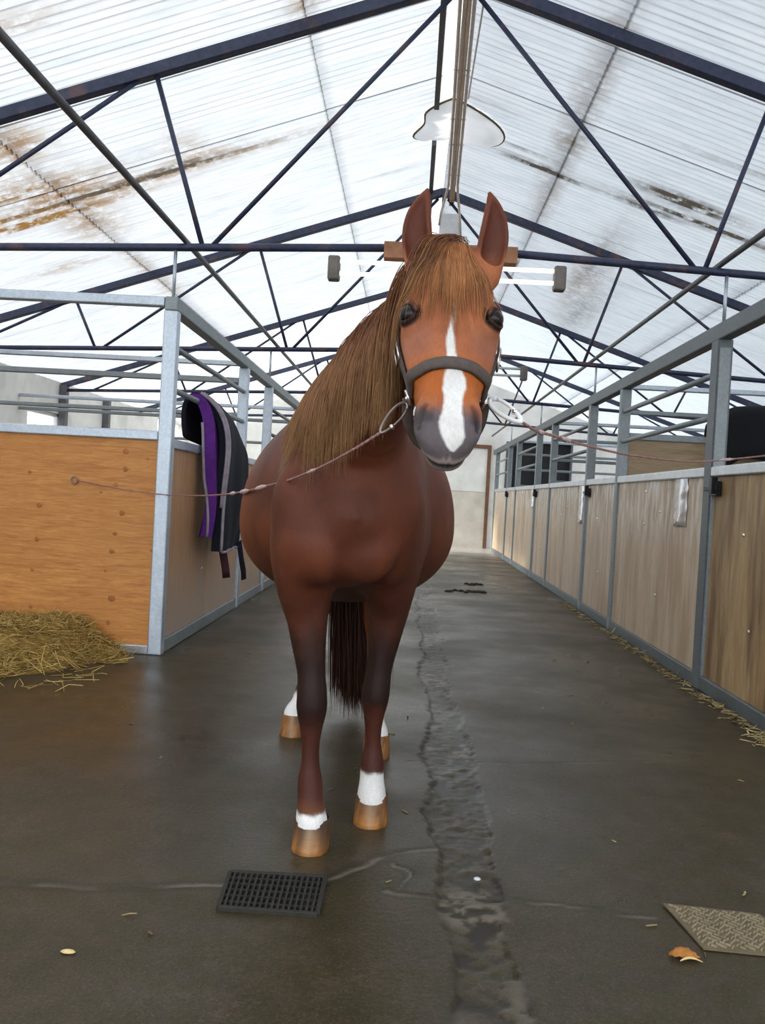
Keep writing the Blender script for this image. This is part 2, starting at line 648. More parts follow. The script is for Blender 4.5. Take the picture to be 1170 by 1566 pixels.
def build_floor():
    xs = np.concatenate([np.linspace(WALL_L, -1.3, 24)[:-1], np.linspace(-1.3, -.02, 90)[:-1], np.linspace(-.02, .42, 56)[:-1], np.linspace(.42, 1.3, 60)[:-1], np.linspace(1.3, WALL_R, 26)])
    ys = np.concatenate([np.linspace(Y_FRONT, 1.3, 30)[:-1], np.linspace(1.3, 4.0, 270)[:-1], np.linspace(4.0, 8.0, 200)[:-1], np.linspace(8.0, Y_BACK, 200)])
    X, Y = np.meshgrid(xs, ys)
    x, y = X.ravel(), Y.ravel()
    P2 = np.stack([x, y, x * 0], 1)
    z = (fbm(P2 * 1.1, 3) - .5) * .012
    wear = np.zeros(len(x))
    dark = np.zeros(len(x))
    # the broken channel down the aisle
    wob = (vnoise(np.stack([y * 3.1, y * 0, y * 0], 1), 11) - .5) * .06
    wob2 = (vnoise(np.stack([y * 4.3, y * 0 + 5, y * 0], 1), 12) - .5) * .07
    edge = (fbm(P2 * 22, 5) - .5) * .05
    inside = smooth(.125 + edge.mean(), .145, x - wob - edge) * (1 - smooth(.285, .305, x - wob2 - edge))
    rough = fbm(P2 * V(27, 30, 1), 21, 4)
    lumps = vnoise(P2 * V(9, 10, 1), 8)
    z = z - inside * (.011 - .010 * np.maximum(rough - .45, 0) * 2 - .005 * lumps * smooth(.4, .7, fbm(P2 * V(2, 3, 1), 25, 2)))
    rim = np.exp(-((x - wob - edge - .135) / .014) ** 2) + np.exp(-((x - wob2 - edge - .295) / .014) ** 2)
    wear = wear + inside * smooth(.48, .58, rough) * 1.7 * lumps * smooth(.42, .62, fbm(P2 * V(3, 2.2, 1), 26, 2))
    dark = dark + inside * smooth(.50, .34, rough) * .9 + rim * .55 * smooth(.35, .6, vnoise(P2 * 6, 31))
    for pts, w in CRACKS:
        jit = (vnoise(P2 * 18, 41) - .5) * .035
        d = seg_dist(x + jit, y + jit[::-1] * 0 + jit * .6, pts)
        k = 1 - smooth(w * .2, w * .9, d)
        wear = np.maximum(wear, k * 1.0 * smooth(.25, .6, vnoise(P2 * 9, 44)))
        dark = np.maximum(dark, np.exp(-((d - w * 1.9) / (w * .8)) ** 2) * .55)
        z = z - k * .003
    for sx, sy, rx, ry in STAINS:
        q = ((x - sx) / rx) ** 2 + ((y - sy) / ry) ** 2
        dark = np.maximum(dark, np.exp(-q * 1.2) * smooth(.38, .56, fbm(P2 * 9 + sx, 51)) * .85)
    nx, ny = len(xs), len(ys)
    i = np.arange(nx * ny).reshape(ny, nx)
    q = np.stack([i[:-1, :-1], i[:-1, 1:], i[1:, 1:], i[1:, :-1]], -1).reshape(-1, 4)
    keep = None
    cols = np.stack([np.clip(wear, 0, 1), np.clip(dark, 0, 1), smooth(15.2, 18.6, y + (fbm(P2 * .9, 88, 3) - .5) * 3) * .85], 1)  # third channel paints far-end light into the floor colour
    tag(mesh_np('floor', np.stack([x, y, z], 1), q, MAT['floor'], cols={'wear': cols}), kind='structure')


build_floor()
tag(MB().box((-40, -40, -.6), (40, 60, -.06)).build('ground', MAT['ground']), kind='structure')

# ceiling: corrugated sheets in three courses on each slope
ceiling = tag(empty('ceiling', (RIDGE, Y_FRONT, 4.27)), kind='structure')
RUST = [(-2.83, 6.75, .42, .42, 1), (-2.95, 6.45, .25, .3, .8), (-2.84, 7.35, .22, .45, .8), (-2.55, 6.86, 1.2, .085, 1.6), (-3.3, 6.50, .8, .08, 1.4), (-3.2, 7.05, .9, .08, 1.4),
        (-1.82, 6.75, .3, .10, .8), (-1.85, 6.55, .15, .35, .5), (-2.81, 5.8, .22, .28, 1), (-3.0, 5.6, .3, .16, .8), (-2.83, 8.6, .1, 1.0, .55), (-2.82, 9.6, .12, .6, .5), (-.79, 5.19, .10, .10, .9), (-1.5, 4.4, .3, .3, .35),
        (1.12, 6.98, .11, .22, .6), (1.09, 5.4, .12, .14, .7), (1.10, 6.2, .07, .8, .35), (1.13, 8.2, .08, .8, .35), (1.86, 10.3, .16, 1.1, .4), (-2.3, 4.6, .35, .12, .5), (-3.4, 8.2, .4, .12, .5)]
GREY = [(2.14, 7.27, .36, .10, 1.8), (2.45, 7.55, .7, .07, 1.3), (1.9, 7.66, .3, .06, 1.3), (1.0, 7.68, .32, .06, 1.7), (.8, 7.45, .3, .03, .7), (1.10, 7.0, .06, 2.2, .6), (-2.3, 6.84, .8, .05, 1.4), (-2.0, 6.8, .35, .05, .9),
        (2.6, 6.4, .8, .05, .4), (-.9, 7.2, .35, .03, .5), (-.4, 8.2, .25, .03, .5), (1.86, 9.6, .12, 1.3, .6), (2.1, 11.5, .2, 1.4, .5), (.45, 6.9, .3, .025, .7), (.7, 6.75, .25, .02, .6)]
LAPS = [0.0, 0.98, 3.02, 5.62]
PITCH_C = 0.076


def roof_sheet(side, course, y0):
    d0, d1 = LAPS[course] - (.02 if course else (-.10 if side < 0 else 0)), LAPS[course + 1]
    ny, nd = 14 * 6 + 1, 10 + 6 * course
    ys = y0 + np.arange(ny + 1) * PITCH_C / 6
    ds = np.linspace(d0, d1, nd)
    Y, D = np.meshgrid(ys, ds)
    y, d = Y.ravel(), D.ravel()
    x = RIDGE + side * d
    ph = np.cos(2 * math.pi * y / PITCH_C)
    z = 4.27 - .335 * d + .0105 * ph - .007 * course + (.003 if int(y0 * 10) % 2 else 0)
    R = np.zeros(len(x))
    G = np.zeros(len(x))
    for (sx, sy, rx, ry, a) in RUST:
        R = np.maximum(R, a * np.exp(-(((x - sx) / rx) ** 2 + ((y - sy) / ry) ** 2)))
    for (sx, sy, rx, ry, a) in GREY:
        G = np.maximum(G, a * np.exp(-(((x - sx) / rx) ** 2 + ((y - sy) / ry) ** 2)))
    pn = fbm(np.stack([x * 1.3, np.round(y / PITCH_C) * 3.7, x * 0], 1), 77, 3)
    B = smooth(.40, 1.0, ph) * (.45 + .55 * smooth(.4, .65, pn)) * .7
    B = np.maximum(B, np.exp(-((d - d1) / .02) ** 2) * .4)
    i = np.arange(len(x)).reshape(nd, ny + 1)
    q = np.stack([i[:-1, :-1], i[:-1, 1:], i[1:, 1:], i[1:, :-1]], -1).reshape(-1, 4)
    mx, my = x[q].mean(1), y[q].mean(1)
    q = q[((mx - .2) / .34) ** 2 + ((my - 7.35) / .30) ** 2 > 1]          # the ventilator opening
    mesh_np('roof_sheet', np.stack([x, y, z], 1), q, MAT['roof_far_bright' if y0 > 12.8 else 'roof'], ceiling, (RIDGE + side * (d0 + d1) / 2, y0, 4.27 - .335 * (d0 + d1) / 2), cols={'stain': np.clip(np.stack([R, G, B], 1), 0, 1.6)})


for side in (-1, 1):
    for course in range(3):
        for k in range(21):
            roof_sheet(side, course, Y_FRONT + k * 14 * PITCH_C)


def wall_with_holes(name, axis, at, thick, lo, hi, top, holes, mat):
    """a wall along y (axis 'x') or along x (axis 'y') with rectangular openings (a0, a1, z0, z1)"""
    b = MB()
    cuts = sorted({lo, hi, *[h[0] for h in holes], *[h[1] for h in holes]})
    for a0, a1 in zip(cuts[:-1], cuts[1:]):
        mid = (a0 + a1) / 2
        zs = [0.0]
        for h in holes:
            if h[0] < mid < h[1]:
                zs += [h[2], h[3]]
        zs.append(top)
        for z0, z1 in zip(zs[0::2], zs[1::2]):
            if z1 - z0 < .005:
                continue
            if axis == 'x':
                b.box((min(at, at + thick), a0, z0 - (.06 if z0 == 0 else 0)), (max(at, at + thick), a1, z1))
            else:
                b.box((a0, min(at, at + thick), z0 - (.06 if z0 == 0 else 0)), (a1, max(at, at + thick), z1))
    return tag(b.build(name, mat), kind='structure')


wl = wall_with_holes('wall_left', 'x', WALL_L, -.15, Y_FRONT, Y_BACK + .15, 2.46, [(11.55, 12.7, 1.2, 2.0), (13.0, 17.3, 0.0, 1.8), (17.5, 19.6, 0.0, 2.4)], MAT['wall'])  # low middle opening is added out of view to light the far aisle
wr = wall_with_holes('wall_right', 'x', WALL_R, .15, Y_FRONT, Y_BACK + .15, 2.46, [(5.9, 7.1, 1.3, 2.0), (10.0, 19.5, 1.2, 2.4)], MAT['wall'])  # long opening added to brighten the far aisle
# gable ends
b = MB()
b.box((WALL_L, Y_BACK, -.06), (-.9, Y_BACK + .15, 2.45)).box((-.9, Y_BACK, 2.3), (1.76, Y_BACK + .15, 2.45)).box((1.76, Y_BACK, -.06), (2.12, Y_BACK + .15, 2.45))
b.box((2.12, Y_BACK, -.06), (3.62, Y_BACK + .15, 1.35)).box((3.62, Y_BACK, -.06), (WALL_R, Y_BACK + .15, 2.45))
b.add([(WALL_L, Y_BACK, 2.45), (WALL_R, Y_BACK, 2.45), (RIDGE, Y_BACK, 4.24), (WALL_L, Y_BACK + .15, 2.45), (WALL_R, Y_BACK + .15, 2.45), (RIDGE, Y_BACK + .15, 4.24)],
      [(0, 1, 2), (5, 4, 3), (0, 3, 4, 1), (1, 4, 5, 2), (2, 5, 3, 0)])
wb = tag(b.build('wall_back', MAT['wall']), kind='structure')
# end door of the aisle: pale upper leaf, beige lower leaf, brown frame
d1 = tag(empty('door_1', (.43, Y_BACK, 0)), kind='structure')
MB().box((-.86, Y_BACK - .06, 1.268), (1.72, Y_BACK + .02, 2.26)).build('upper_leaf', MAT['wall'], d1, .008)
MB().box((-.86, Y_BACK + .03, 1.2), (1.72, Y_BACK + .05, 1.35)).build('cover_strip', MAT['wall_low'], d1)
MB().box((-.86, Y_BACK - .07, -.01), (1.72, Y_BACK + .02, 1.262)).build('lower_leaf', MAT['wall_low'], d1, .008)
f = MB().box((1.70, Y_BACK - .1, 0), (1.78, Y_BACK, 2.34)).box((-.92, Y_BACK - .1, 0), (-.84, Y_BACK, 2.34)).box((-.84, Y_BACK - .1, 2.26), (1.70, Y_BACK, 2.34))
f.build('door_frame', MAT['door_brown'], d1, .006)
# dark window in the back wall
w2 = tag(empty('window_2', (2.87, Y_BACK, 1.9)), kind='structure')
MB().box((2.12, Y_BACK + .09, 1.35), (3.62, Y_BACK + .11, 2.45)).build('pane', MAT['dark_void'], w2)
f = MB().box((2.12, Y_BACK - .02, 1.35), (2.16, Y_BACK + .09, 2.45)).box((3.58, Y_BACK - .02, 1.35), (3.62, Y_BACK + .09, 2.45)).box((2.84, Y_BACK + .02, 1.35), (2.88, Y_BACK + .09, 2.45)).box((2.16, Y_BACK - .02, 1.35), (3.58, Y_BACK + .09, 1.39))
f.build('window_frame', MAT['grey_steel'], w2)
# open window lights in the side walls; the longest is added for far-end light
m, nt, nodes, links, b_ = new_mat('dusty window glass')
b_.inputs['Base Color'].default_value = (.95, .97, .97, 1)
b_.inputs['Transmission Weight'].default_value = 1
b_.inputs['Roughness'].default_value = .35
b_.inputs['IOR'].default_value = 1.05
MAT['glass'] = m
for nm, x, y0, y1, z0, z1 in (('window_1', WALL_L - .08, 11.55, 12.7, 1.2, 2.0), ('window_3', WALL_R + .08, 5.9, 7.1, 1.3, 2.0), ('added_window_4', WALL_R + .08, 10.0, 19.5, 1.2, 2.4)):
    w = tag(empty(nm, (x, (y0 + y1) / 2, z0)), kind='structure')
    MB().box((x - .004, y0, z0), (x + .004, y1, z1)).build('pane', MAT['glass'], w)
    fr = MB().box((x - .03, y0, z0), (x + .03, y0 + .05, z1)).box((x - .03, y1 - .05, z0), (x + .03, y1, z1)).box((x - .03, y0, z0), (x + .03, y1, z0 + .05)).box((x - .03, y0, z1 - .05), (x + .03, y1, z1))
    fr.build('window_frame', MAT['white_paint'], w)
# steel columns against the side walls under the roof trusses
for i, (x, y) in enumerate([(WALL_L + .06, 8.95), (WALL_L + .06, 12.6), (WALL_L + .06, 14.4), (WALL_R - .06, 8.95), (WALL_R - .06, 12.6), (WALL_R - .06, 16.25)]):
    tag(MB().box((x - .05, y - .05, -.01), (x + .05, y + .05, 2.42)).build('trim_%d' % (i + 1), MAT['grey_steel']), kind='structure')

# ------------------------------------------------------------------ roof trusses
ORD = ['first', 'second', 'third', 'fourth', 'fifth', 'sixth', 'seventh', 'eighth']
TRUSS_LABEL = ['nearest roof truss, dark blue rusty steel, carrying the lit twin tube light', 'second roof truss from the camera, its apex at the end of the ridge cables',
               'third roof truss from the camera, tie bar level with the halter', 'fourth and farthest roof truss, close to the back wall']
tie_z = lambda x: 2.575 - .043 * abs(x - RIDGE)
cho_z = lambda x: 4.19 - .333 * abs(x - RIDGE)


def truss(y, k):
    t = tag(empty('roof_truss', (RIDGE, y, 2.575)), TRUSS_LABEL[k], 'truss', 'steel roof trusses over the aisle')
    wl_, wr_ = WALL_L + .02, WALL_R - .02
    th = .07
    for x1 in (wl_, wr_):
        MB().bar((RIDGE, y, cho_z(RIDGE)), (x1, y, cho_z(x1)), .07, .075).build('top_chord', MAT['blue'], t, .006)
        MB().tube([(RIDGE, y, tie_z(RIDGE)), (x1, y, tie_z(x1))], .024, 10).build('tie_bar', MAT['blue'], t, smooth_=True)
    MB().bar((RIDGE, y, 4.2), (RIDGE, y, 4.06), .2, .02, (1, 0, 0)).build('apex_plate', MAT['blue'], t, .003)
    web = lambda a, b2: MB().tube([a, b2], .0155, 8).build('web_bar', MAT['blue'], t, smooth_=True)
    T = lambda x: (x, y, tie_z(x))
    H = lambda x: (x, y, cho_z(x) - .02)
    for s in (-1, 1):
        web((RIDGE + s * .05, y, 4.12), T(RIDGE + s * 1.47))
        web(T(RIDGE + s * 1.52), H(RIDGE + s * 1.86))
        web(H(RIDGE + s * 1.94), T(RIDGE + s * 3.45))
        web(T(RIDGE + s * 3.52), H(RIDGE + s * 3.75))
        web(H(RIDGE + s * 3.8), T(RIDGE + s * 4.9))


for k, y in enumerate(TRUSS_Y):
    truss(y, k)

# pipes running the length of the barn on the tie bars
for x, lab in ((-1.46, 'long grey brace pipe lying on the tie bars above the left stalls'), (1.78, 'long grey brace pipe lying on the tie bars above the right stalls')):
    z = tie_z(x) + .024 + .018
    tag(MB().tube([(x, 1.2, z - .03), (x, 5.3, z), (x, 19.7, z)], .018, 10).build('brace_pipe', MAT['grey_steel'], smooth_=True, origin=(x, 1.2, z)), lab, 'pipe')

# ridge: purlin, white board, cable run, old ventilator
for y0, y1, lab in ((3.2, 7.02, 'thin dark steel purlin left of the ridge, on the near side of the ventilator'), (7.72, 19.7, 'thin dark steel purlin left of the ridge, beyond the ventilator')):
    tag(MB().box((.02, y0, 4.165), (.06, y1, 4.21)).build('ridge_purlin', MAT['grey_steel'], origin=(.04, y0, 4.165)), lab, 'purlin')
ridge_cap = MB()
for k, (x0, z0, x1, z1) in enumerate([(.055, 4.262, .17, 4.30), (.17, 4.30, .205, 4.285)]):
    ridge_cap.add([(x0, Y_FRONT, z0), (x1, Y_FRONT, z1), (x1, Y_BACK + .2, z1), (x0, Y_BACK + .2, z0)], [(0, 1, 2, 3)])
ridge_cap.build('ridge_cap', MAT['ridge'], ceiling)
MAT['wood_pale'] = simple('pale timber', srgb(206, 168, 134), .7, var=.2, scale=20)
cr = tag(empty('cable_run', (.2, 4.6, 4.06)), 'bundle of cream cables on a brown batten along the roof ridge', 'cables')
bx = lambda y: .165 + (y - 4.6) * .0215
bz = lambda y: 4.03 + (y - 4.6) * .008
MB().bar((bx(3.6), 3.6, bz(3.6) + .03), (bx(9.05), 9.05, bz(9.05) + .03), .05, .018).build('batten', MAT['wood_pale'], cr)
for k in range(4):
    o = (k - 1.5) * .029
    pts = [(bx(y) + o, y, bz(y) - .008 + .003 * math.sin(y * 7 + k)) for y in np.linspace(3.6, 8.35, 24)]
    if k == 0:
        pts += [(bx(8.6) - .07, 8.55, 3.99), (bx(8.6) - .10, 8.7, 3.9), (bx(8.6) - .11, 8.78, 3.80)]
    if k == 3:
        pts += [(bx(8.6) + .055, 8.55, 4.0), (bx(8.6) + .085, 8.7, 3.90), (bx(8.6) + .11, 8.78, 3.7)]
    MB().tube(pts, .012, 8).build('cable', MAT['conduit'], cr, smooth_=True)
MB().tube([(.29, 4.2, 4.12), (.285, 5.3, 4.12), (.275, 6.7, 4.12)], .007, 6).build('conduit', MAT['white_paint'], cr, smooth_=True)
for y in (5.2, 6.1, 6.9, 7.4, 8.1):
    MB().bar((bx(y) - .06, y, bz(y) - .004), (bx(y) + .06, y, bz(y) - .004), .012, .004).build('clip', MAT['wood_brown'], cr)
    MB().tube([(bx(y), y, bz(y) + .03), (bx(y), y, 4.25)], .004, 5).build('hanger', MAT['grey_steel'], cr)
jb = tag(empty('junction_box', (.24, 8.82, 3.8)), 'pale grey junction box under the ridge at the end of the cables', 'electrical box')
MB().box((.145, 8.80, 3.62), (.345, 8.92, 3.93)).build('box', MAT['white_paint'], jb, .01)
MB().box((.155, 8.785, 3.70), (.335, 8.80, 3.85)).build('lid', MAT['white_paint'], jb, .006)


def ventilator():
    t = tag(empty('roof_ventilator', (.2, 7.35, 4.2)), 'white domed ventilator cover bulging across the roof ridge, brown dirty rim', 'ventilator')
    n, mm = 48, 9
    vs, fs, rim = [], [], []
    for i in range(mm):
        r = i / (mm - 1)
        for k in range(n):
            a = 2 * math.pi * k / n
            ca, sa = math.cos(a), math.sin(a)
            rx = .42 if ca > 0 else .31 + .045 * math.sin(5 * a)
            ry = .36 * (1 + .05 * math.sin(3 * a + 1))
            x, y = .2 + rx * r * ca, 7.35 + ry * r * sa
            z = float(roof_z(x)) - .03 - .075 * math.sqrt(max(0, 1 - r * r)) - (.02 if ca < 0 and abs(sa) < .5 else 0)
            vs.append((x, y, z))
            if i == mm - 1:
                rim.append((x, y, z + .004))
    for i in range(mm - 1):
        for k in range(n):
            l = (k + 1) % n
            fs.append((i * n + k, i * n + l, (i + 1) * n + l, (i + 1) * n + k))
    MB().add(vs, fs).build('dome', MAT['vent'], t, smooth_=True)
    MB().tube(rim, .009, 6, closed=True).build('rim', MAT['plate'], t, smooth_=True)


ventilator()


# ------------------------------------------------------------------ lights on the tie bars
def tube_light(x0, x1, y, zt, board, lit, lab):
    t = tag(empty('tube_light', ((x0 + x1) / 2, y, zt)), lab, 'light', 'twin tube lights under the tie bars')
    for dz in (0, -.07):
        MB().tube([(x0 + .03, y, zt + dz), (x1 - .03, y, zt + dz)], .013, 12).build('tube', MAT['tube_lit' if lit else 'tube_off'], t, smooth_=True)
    for x in (x0, x1):
        MB().box((x - .035, y - .035, zt - .115), (x + .035, y + .04, zt + .028)).build('end_cap', MAT['grey_cap'], t, .012)
    MB().box((board[0], y + .045, zt + .05), (board[1], y + .145, zt + .145)).build('mounting_board', MAT['wood_brown'], t, .004)
    for x in (board[0] + .25, board[1] - .3):
        MB().box((x - .02, y - .01, zt - .085), (x + .02, y + .046, zt + .1)).build('bracket', MAT['galv'], t, .003)


tube_light(-.52, .80, 5.115, 2.415, (-.235, .555), True, 'lit twin tube light under the nearest tie bar, half hidden behind the horse head')
tube_light(-.25, 1.07, 8.765, 2.40, (.0, .7), False, 'grey unlit twin tube light under the second tie bar')


# ------------------------------------------------------------------ stall rows
POSTS = [5.3, 7.63, 8.95, 11.28, 12.6, 14.93, 16.25, 18.58]


def stall_frame(side, posts, y0, y1, lab):
    x = XL - .04 if side < 0 else XR + .045
    t = tag(empty('stall_framework', (x, y0, 0)), lab, 'framework', 'steel stall frames')
    w = .04
    rail_h = .085 if side < 0 else .10
    MB().box((x - w, y0, 2.195 - rail_h), (x + w, y1, 2.195)).build('top_rail', MAT['galv_dull' if side < 0 else 'galv_dark'], t, .008)
    for i, y in enumerate(posts):
        h = 2.195 - rail_h
        if side > 0 and abs(y - 5.3) < .1:
            # an open channel post: web and two flanges
            b = MB().box((x - .045, y - .055, 0), (x - .037, y + .055, h)).box((x - .037, y - .055, 0), (x + .045, y - .047, h)).box((x - .037, y + .047, 0), (x + .045, y + .055, h))
            b.build('post', MAT['galv_dark'], t, .002)
            MB().box((x - .036, y - .075, .02), (x + .03, y - .056, h - .05)).build('door_stile', MAT['galv_dull'], t, .004)
        else:
            MB().box((x - .043, y - .04, 0), (x + .043, y + .04, h)).build('post', MAT['galv' if side < 0 else 'galv_dull'], t, .008)
        if abs(((y - 5.3) / 3.65) - round((y - 5.3) / 3.65)) < .02 and y < 17:
            MB().tube([(x, y, 2.19), (x, y, tie_z(x))], .011, 8).build('hanger_rod', MAT['galv'], t, smooth_=True)
    return t


stall_frame(-1, [y for y in POSTS if y < 13], 5.3 - .04, 12.64, 'galvanised frame of posts and top rail along the left stalls')
stall_frame(1, [3.97] + POSTS, 2.0, 19.2, 'galvanised frame of posts and top rail along the right stalls')


def board_bit(x, y0, y1, mat):
    return MB().box((x - .011, y0, .09), (x + .011, y1, 1.285))


def front(side, y0, y1, door, lab, idx, patch=None):
    """one stall front between two posts: long fixed panel or short door"""
    x = XL - .035 if side < 0 else XR + .035
    a, b2 = y0 + .045, y1 - .045
    nm = 'stall_gate' if door else 'stall_barrier'
    grp = ('doors' if door else 'fixed panels') + ' of the ' + ('left' if side < 0 else 'right') + ' stall row'
    t = tag(empty(nm, (x, (y0 + y1) / 2, 0)), lab, 'stall door' if door else 'stall panel', grp)
    mt = MAT['ply_front'] if side < 0 else MAT['ply_brown' if y0 < 5 else 'ply_grey']
    n = 1 if door else 2
    w = (b2 - a) / n
    for k in range(n):
        MB().box((x - .010 - .002 * (k % 2), a + k * w + .003, .085), (x + .010 + .002 * (k % 2), a + (k + 1) * w - .003, 1.29)).build('board', mt, t, .002)
    cap = MB().box((x - .032, a, 1.275), (x + .032, b2, 1.335))
    cap.build('top_cap', MAT['galv_bright' if side > 0 else 'galv'], t, .008)
    MB().box((x - .03, a, .0), (x + .03, b2, .085)).build('bottom_rail', MAT['galv_dull' if side < 0 else 'galv_dark'], t, .006)
    if door:
        MB().box((x - .018, b2 - .035, .085), (x + .018, b2, 1.275)).build('stile', MAT['galv_dull'], t, .004)
        xi = x - side * .035
        yl = b2 - .1
        la = MB().box((min(xi, xi - side * .02), yl - .08, 1.19), (max(xi, xi - side * .02), yl + .13, 1.215))
        la.box((min(xi, xi - side * .035), yl - .05, 1.17), (max(xi, xi - side * .035), yl - .02, 1.27))
        la.box((min(xi + side * .02, xi - side * .012), yl - .06, 1.16), (max(xi + side * .02, xi - side * .012), yl + .06, 1.245))
        la.build('latch', MAT['black_metal'], t, .003)
    else:
        for z in (1.64, 1.9):
            MB().tube([(x, a, z), (x, b2, z)], .019, 10).build('rail_bar', MAT['galv_dull'], t, smooth_=True)
        if patch:
            ys = np.linspace(0, 1, 9)
            vs, fs = [], []
            for i, u in enumerate(ys):
                z = 1.30 - u * patch[2]
                for j, q in enumerate((patch[0], patch[0] * .5 + patch[1] * .5, patch[1])):
                    vs.append((x - side * (.0135 + (.014 if j == 1 else .004) * math.sin(i * 1.7 + j * 2) ** 2 + .004), q + .012 * math.sin(i * 2.1 + j), z))
            for i in range(8):
                for j in range(2):
                    fs.append((i * 3 + j, i * 3 + j + 1, i * 3 + j + 4, i * 3 + j + 3))
            o = MB().add(vs, fs).build('scratch_plate', MAT['foil'], t, smooth_=True)
            so = o.modifiers.new('thick', 'SOLIDIFY')
            so.thickness = .003
    for k in range(4 if not door else 2):
        z = (.45, .95, 1.05, 1.2)[k]
        yy = (a + b2) / 2 + (.5 * (k % 2) - .2) * (.8 if not door else .3)
        bo = MB().lathe([(.0, 0), (.011, .001), (.009, .006), (0, .008)], (0, 0, 0), 10).build('bolt', MAT['chrome'], t)
        bo.rotation_euler = (0, -side * math.pi / 2, 0)
        bo.location = Vector((x - side * .012, yy, z)) - Vector(t.location)


MAT['foil'] = simple('crinkled bright metal sheet', (.95, .93, .98), .22, .6, var=.1, scale=40)
RIGHT_LABEL = {
    0: 'right stall door nearest the camera, grey brown board cut by the photo edge',
    1: 'right stall panel with the hanging silver strip near the thick post',
    2: 'narrow brown right stall door just beyond the first long panel',
    3: 'second long right stall panel, white scraped end beside its latch',
    4: 'narrow second right stall door, behind the second long panel',
    5: 'third long right stall panel, pale and overlit',
    6: 'narrow third right stall door far down the aisle',
    7: 'last long right stall panel before the end door'}
front(1, 3.97, 5.3, True, RIGHT_LABEL[0], 0)
for i in range(7):
    y0 = POSTS[i]
    y1 = POSTS[i + 1]
    pt = {0: (5.70, 5.96, .34), 2: (8.99, 9.3, .42), 4: (12.65, 13.0, .3)}.get(i)
    front(1, y0, y1, i % 2 == 1, RIGHT_LABEL[i + 1], i + 1, pt)
LEFT_LABEL = ['long left stall panel below the hanging purple and navy rug', 'narrow left stall door just beyond the hanging rug',
              'second long left stall panel behind the horse belly', 'narrow second left stall door hidden behind the horse',
              'third long left stall panel, deep behind the horse', 'narrow third left stall door at the far end of the row']
for i in range(4):
    front(-1, POSTS[i], POSTS[i + 1], i % 2 == 1, LEFT_LABEL[i], i)


def partition(side, y, top, bars, lab, mat, with_frame=False):
    x0, x1 = (WALL_L + .005, XL - .085) if side < 0 else (XR + .09, WALL_R - .005)
    t = tag(empty('stall_partition', ((x0 + x1) / 2, y, 0)), lab, 'partition', 'partitions between the stalls')
    n = 3
    w = (x1 - x0) / n
    for k in range(n):
        MB().box((x0 + k * w + .002, y - .011, .05), (x0 + (k + 1) * w - .002, y + .011 + .001 * k, top - .04)).build('board', mat, t, .002)
    MB().box((x0, y - .03, top - .06), (x1, y + .03, top)).build('top_cap', MAT['galv' if side < 0 else 'galv_dull'], t, .008)
    MB().box((x0, y - .028, 0), (x1, y + .028, .055)).build('bottom_rail', MAT['galv_bright'], t, .006)
    for z, r in bars:
        MB().box((x0, y - r, z - r), (x1, y + r, z + r)).build('rail_bar', MAT['galv_dull' if z < 2.1 else 'galv'], t, .008)
    return t


pl = partition(-1, 5.3, 1.375, [(2.165, .03)], 'orange plywood partition facing the camera behind the straw on the left', MAT['ply_orange'])
# knots in the orange sheet
for kx, kz, kr in [(a_, b_2, c_ * .62) for a_, b_2, c_ in [(-1.76, 1.24, .030), (-1.76, 1.13, .028), (-1.81, 1.03, .024), (-1.77, .86, .030), (-1.80, .73, .02), (-1.815, .62, .024), (-1.85, .50, .02), (-1.80, .33, .032), (-1.82, .18, .026),
                   (-2.28, .88, .026), (-2.29, .67, .028), (-2.31, .48, .022), (-2.35, 1.08, .018), (-1.54, .94, .014), (-2.55, 1.15, .02), (-2.6, .6, .02), (-1.62, 1.2, .012), (-2.3, .25, .02), (-1.9, .98, .012), (-1.57, .64, .013)]]:
    o = MB().lathe([(0, 0), (kr, .0), (kr * .9, .0012), (kr * .45, .0022), (0, .0024)], seg=12, sx=1.25).build('knot', MAT['knot'], pl)
    o.rotation_euler = (math.pi / 2, 0, random.uniform(-.3, .3))
    o.location = Vector((kx, 5.2889, kz)) - Vector(pl.location)
partition(-1, 7.65, 1.375, [(2.15, .022), (2.0, .025), (1.70, .018)], 'left stall partition behind the orange one, three rails above it', MAT['ply_inner'])
partition(-1, 11.28, 1.375, [(2.12, .022), (1.95, .022), (1.66, .018)], 'left stall partition farthest from the camera', MAT['ply_inner'])
partition(1, 7.65, 1.72, [(2.12, .022), (1.90, .02)], 'tall tan right stall partition under the black rug', MAT['ply_inner'])
partition(1, 11.28, 1.375, [(2.12, .022), (1.9, .02), (1.64, .02)], 'second right stall partition from the camera', MAT['ply_inner'])
partition(1, 14.93, 1.375, [(2.12, .022), (1.9, .02), (1.64, .02)], 'right stall partition farthest from the camera', MAT['ply_inner'])
# ------------------------------------------------------------------ the horse: one continuous body grown from a distance field
def catmull(P, n):
    P = np.asarray(P, float)
    Q = np.vstack([2 * P[0] - P[1], P, 2 * P[-1] - P[-2]])
    out = []
    for i in range(1, len(Q) - 2):
        for k in range(n):
            t = k / n
            a, b, c, d = Q[i - 1], Q[i], Q[i + 1], Q[i + 2]
            out.append(.5 * ((2 * b) + (-a + c) * t + (2 * a - 5 * b + 4 * c - d) * t * t + (-a + 3 * b - 3 * c + d) * t ** 3))
    out.append(Q[-2])
    return np.array(out)


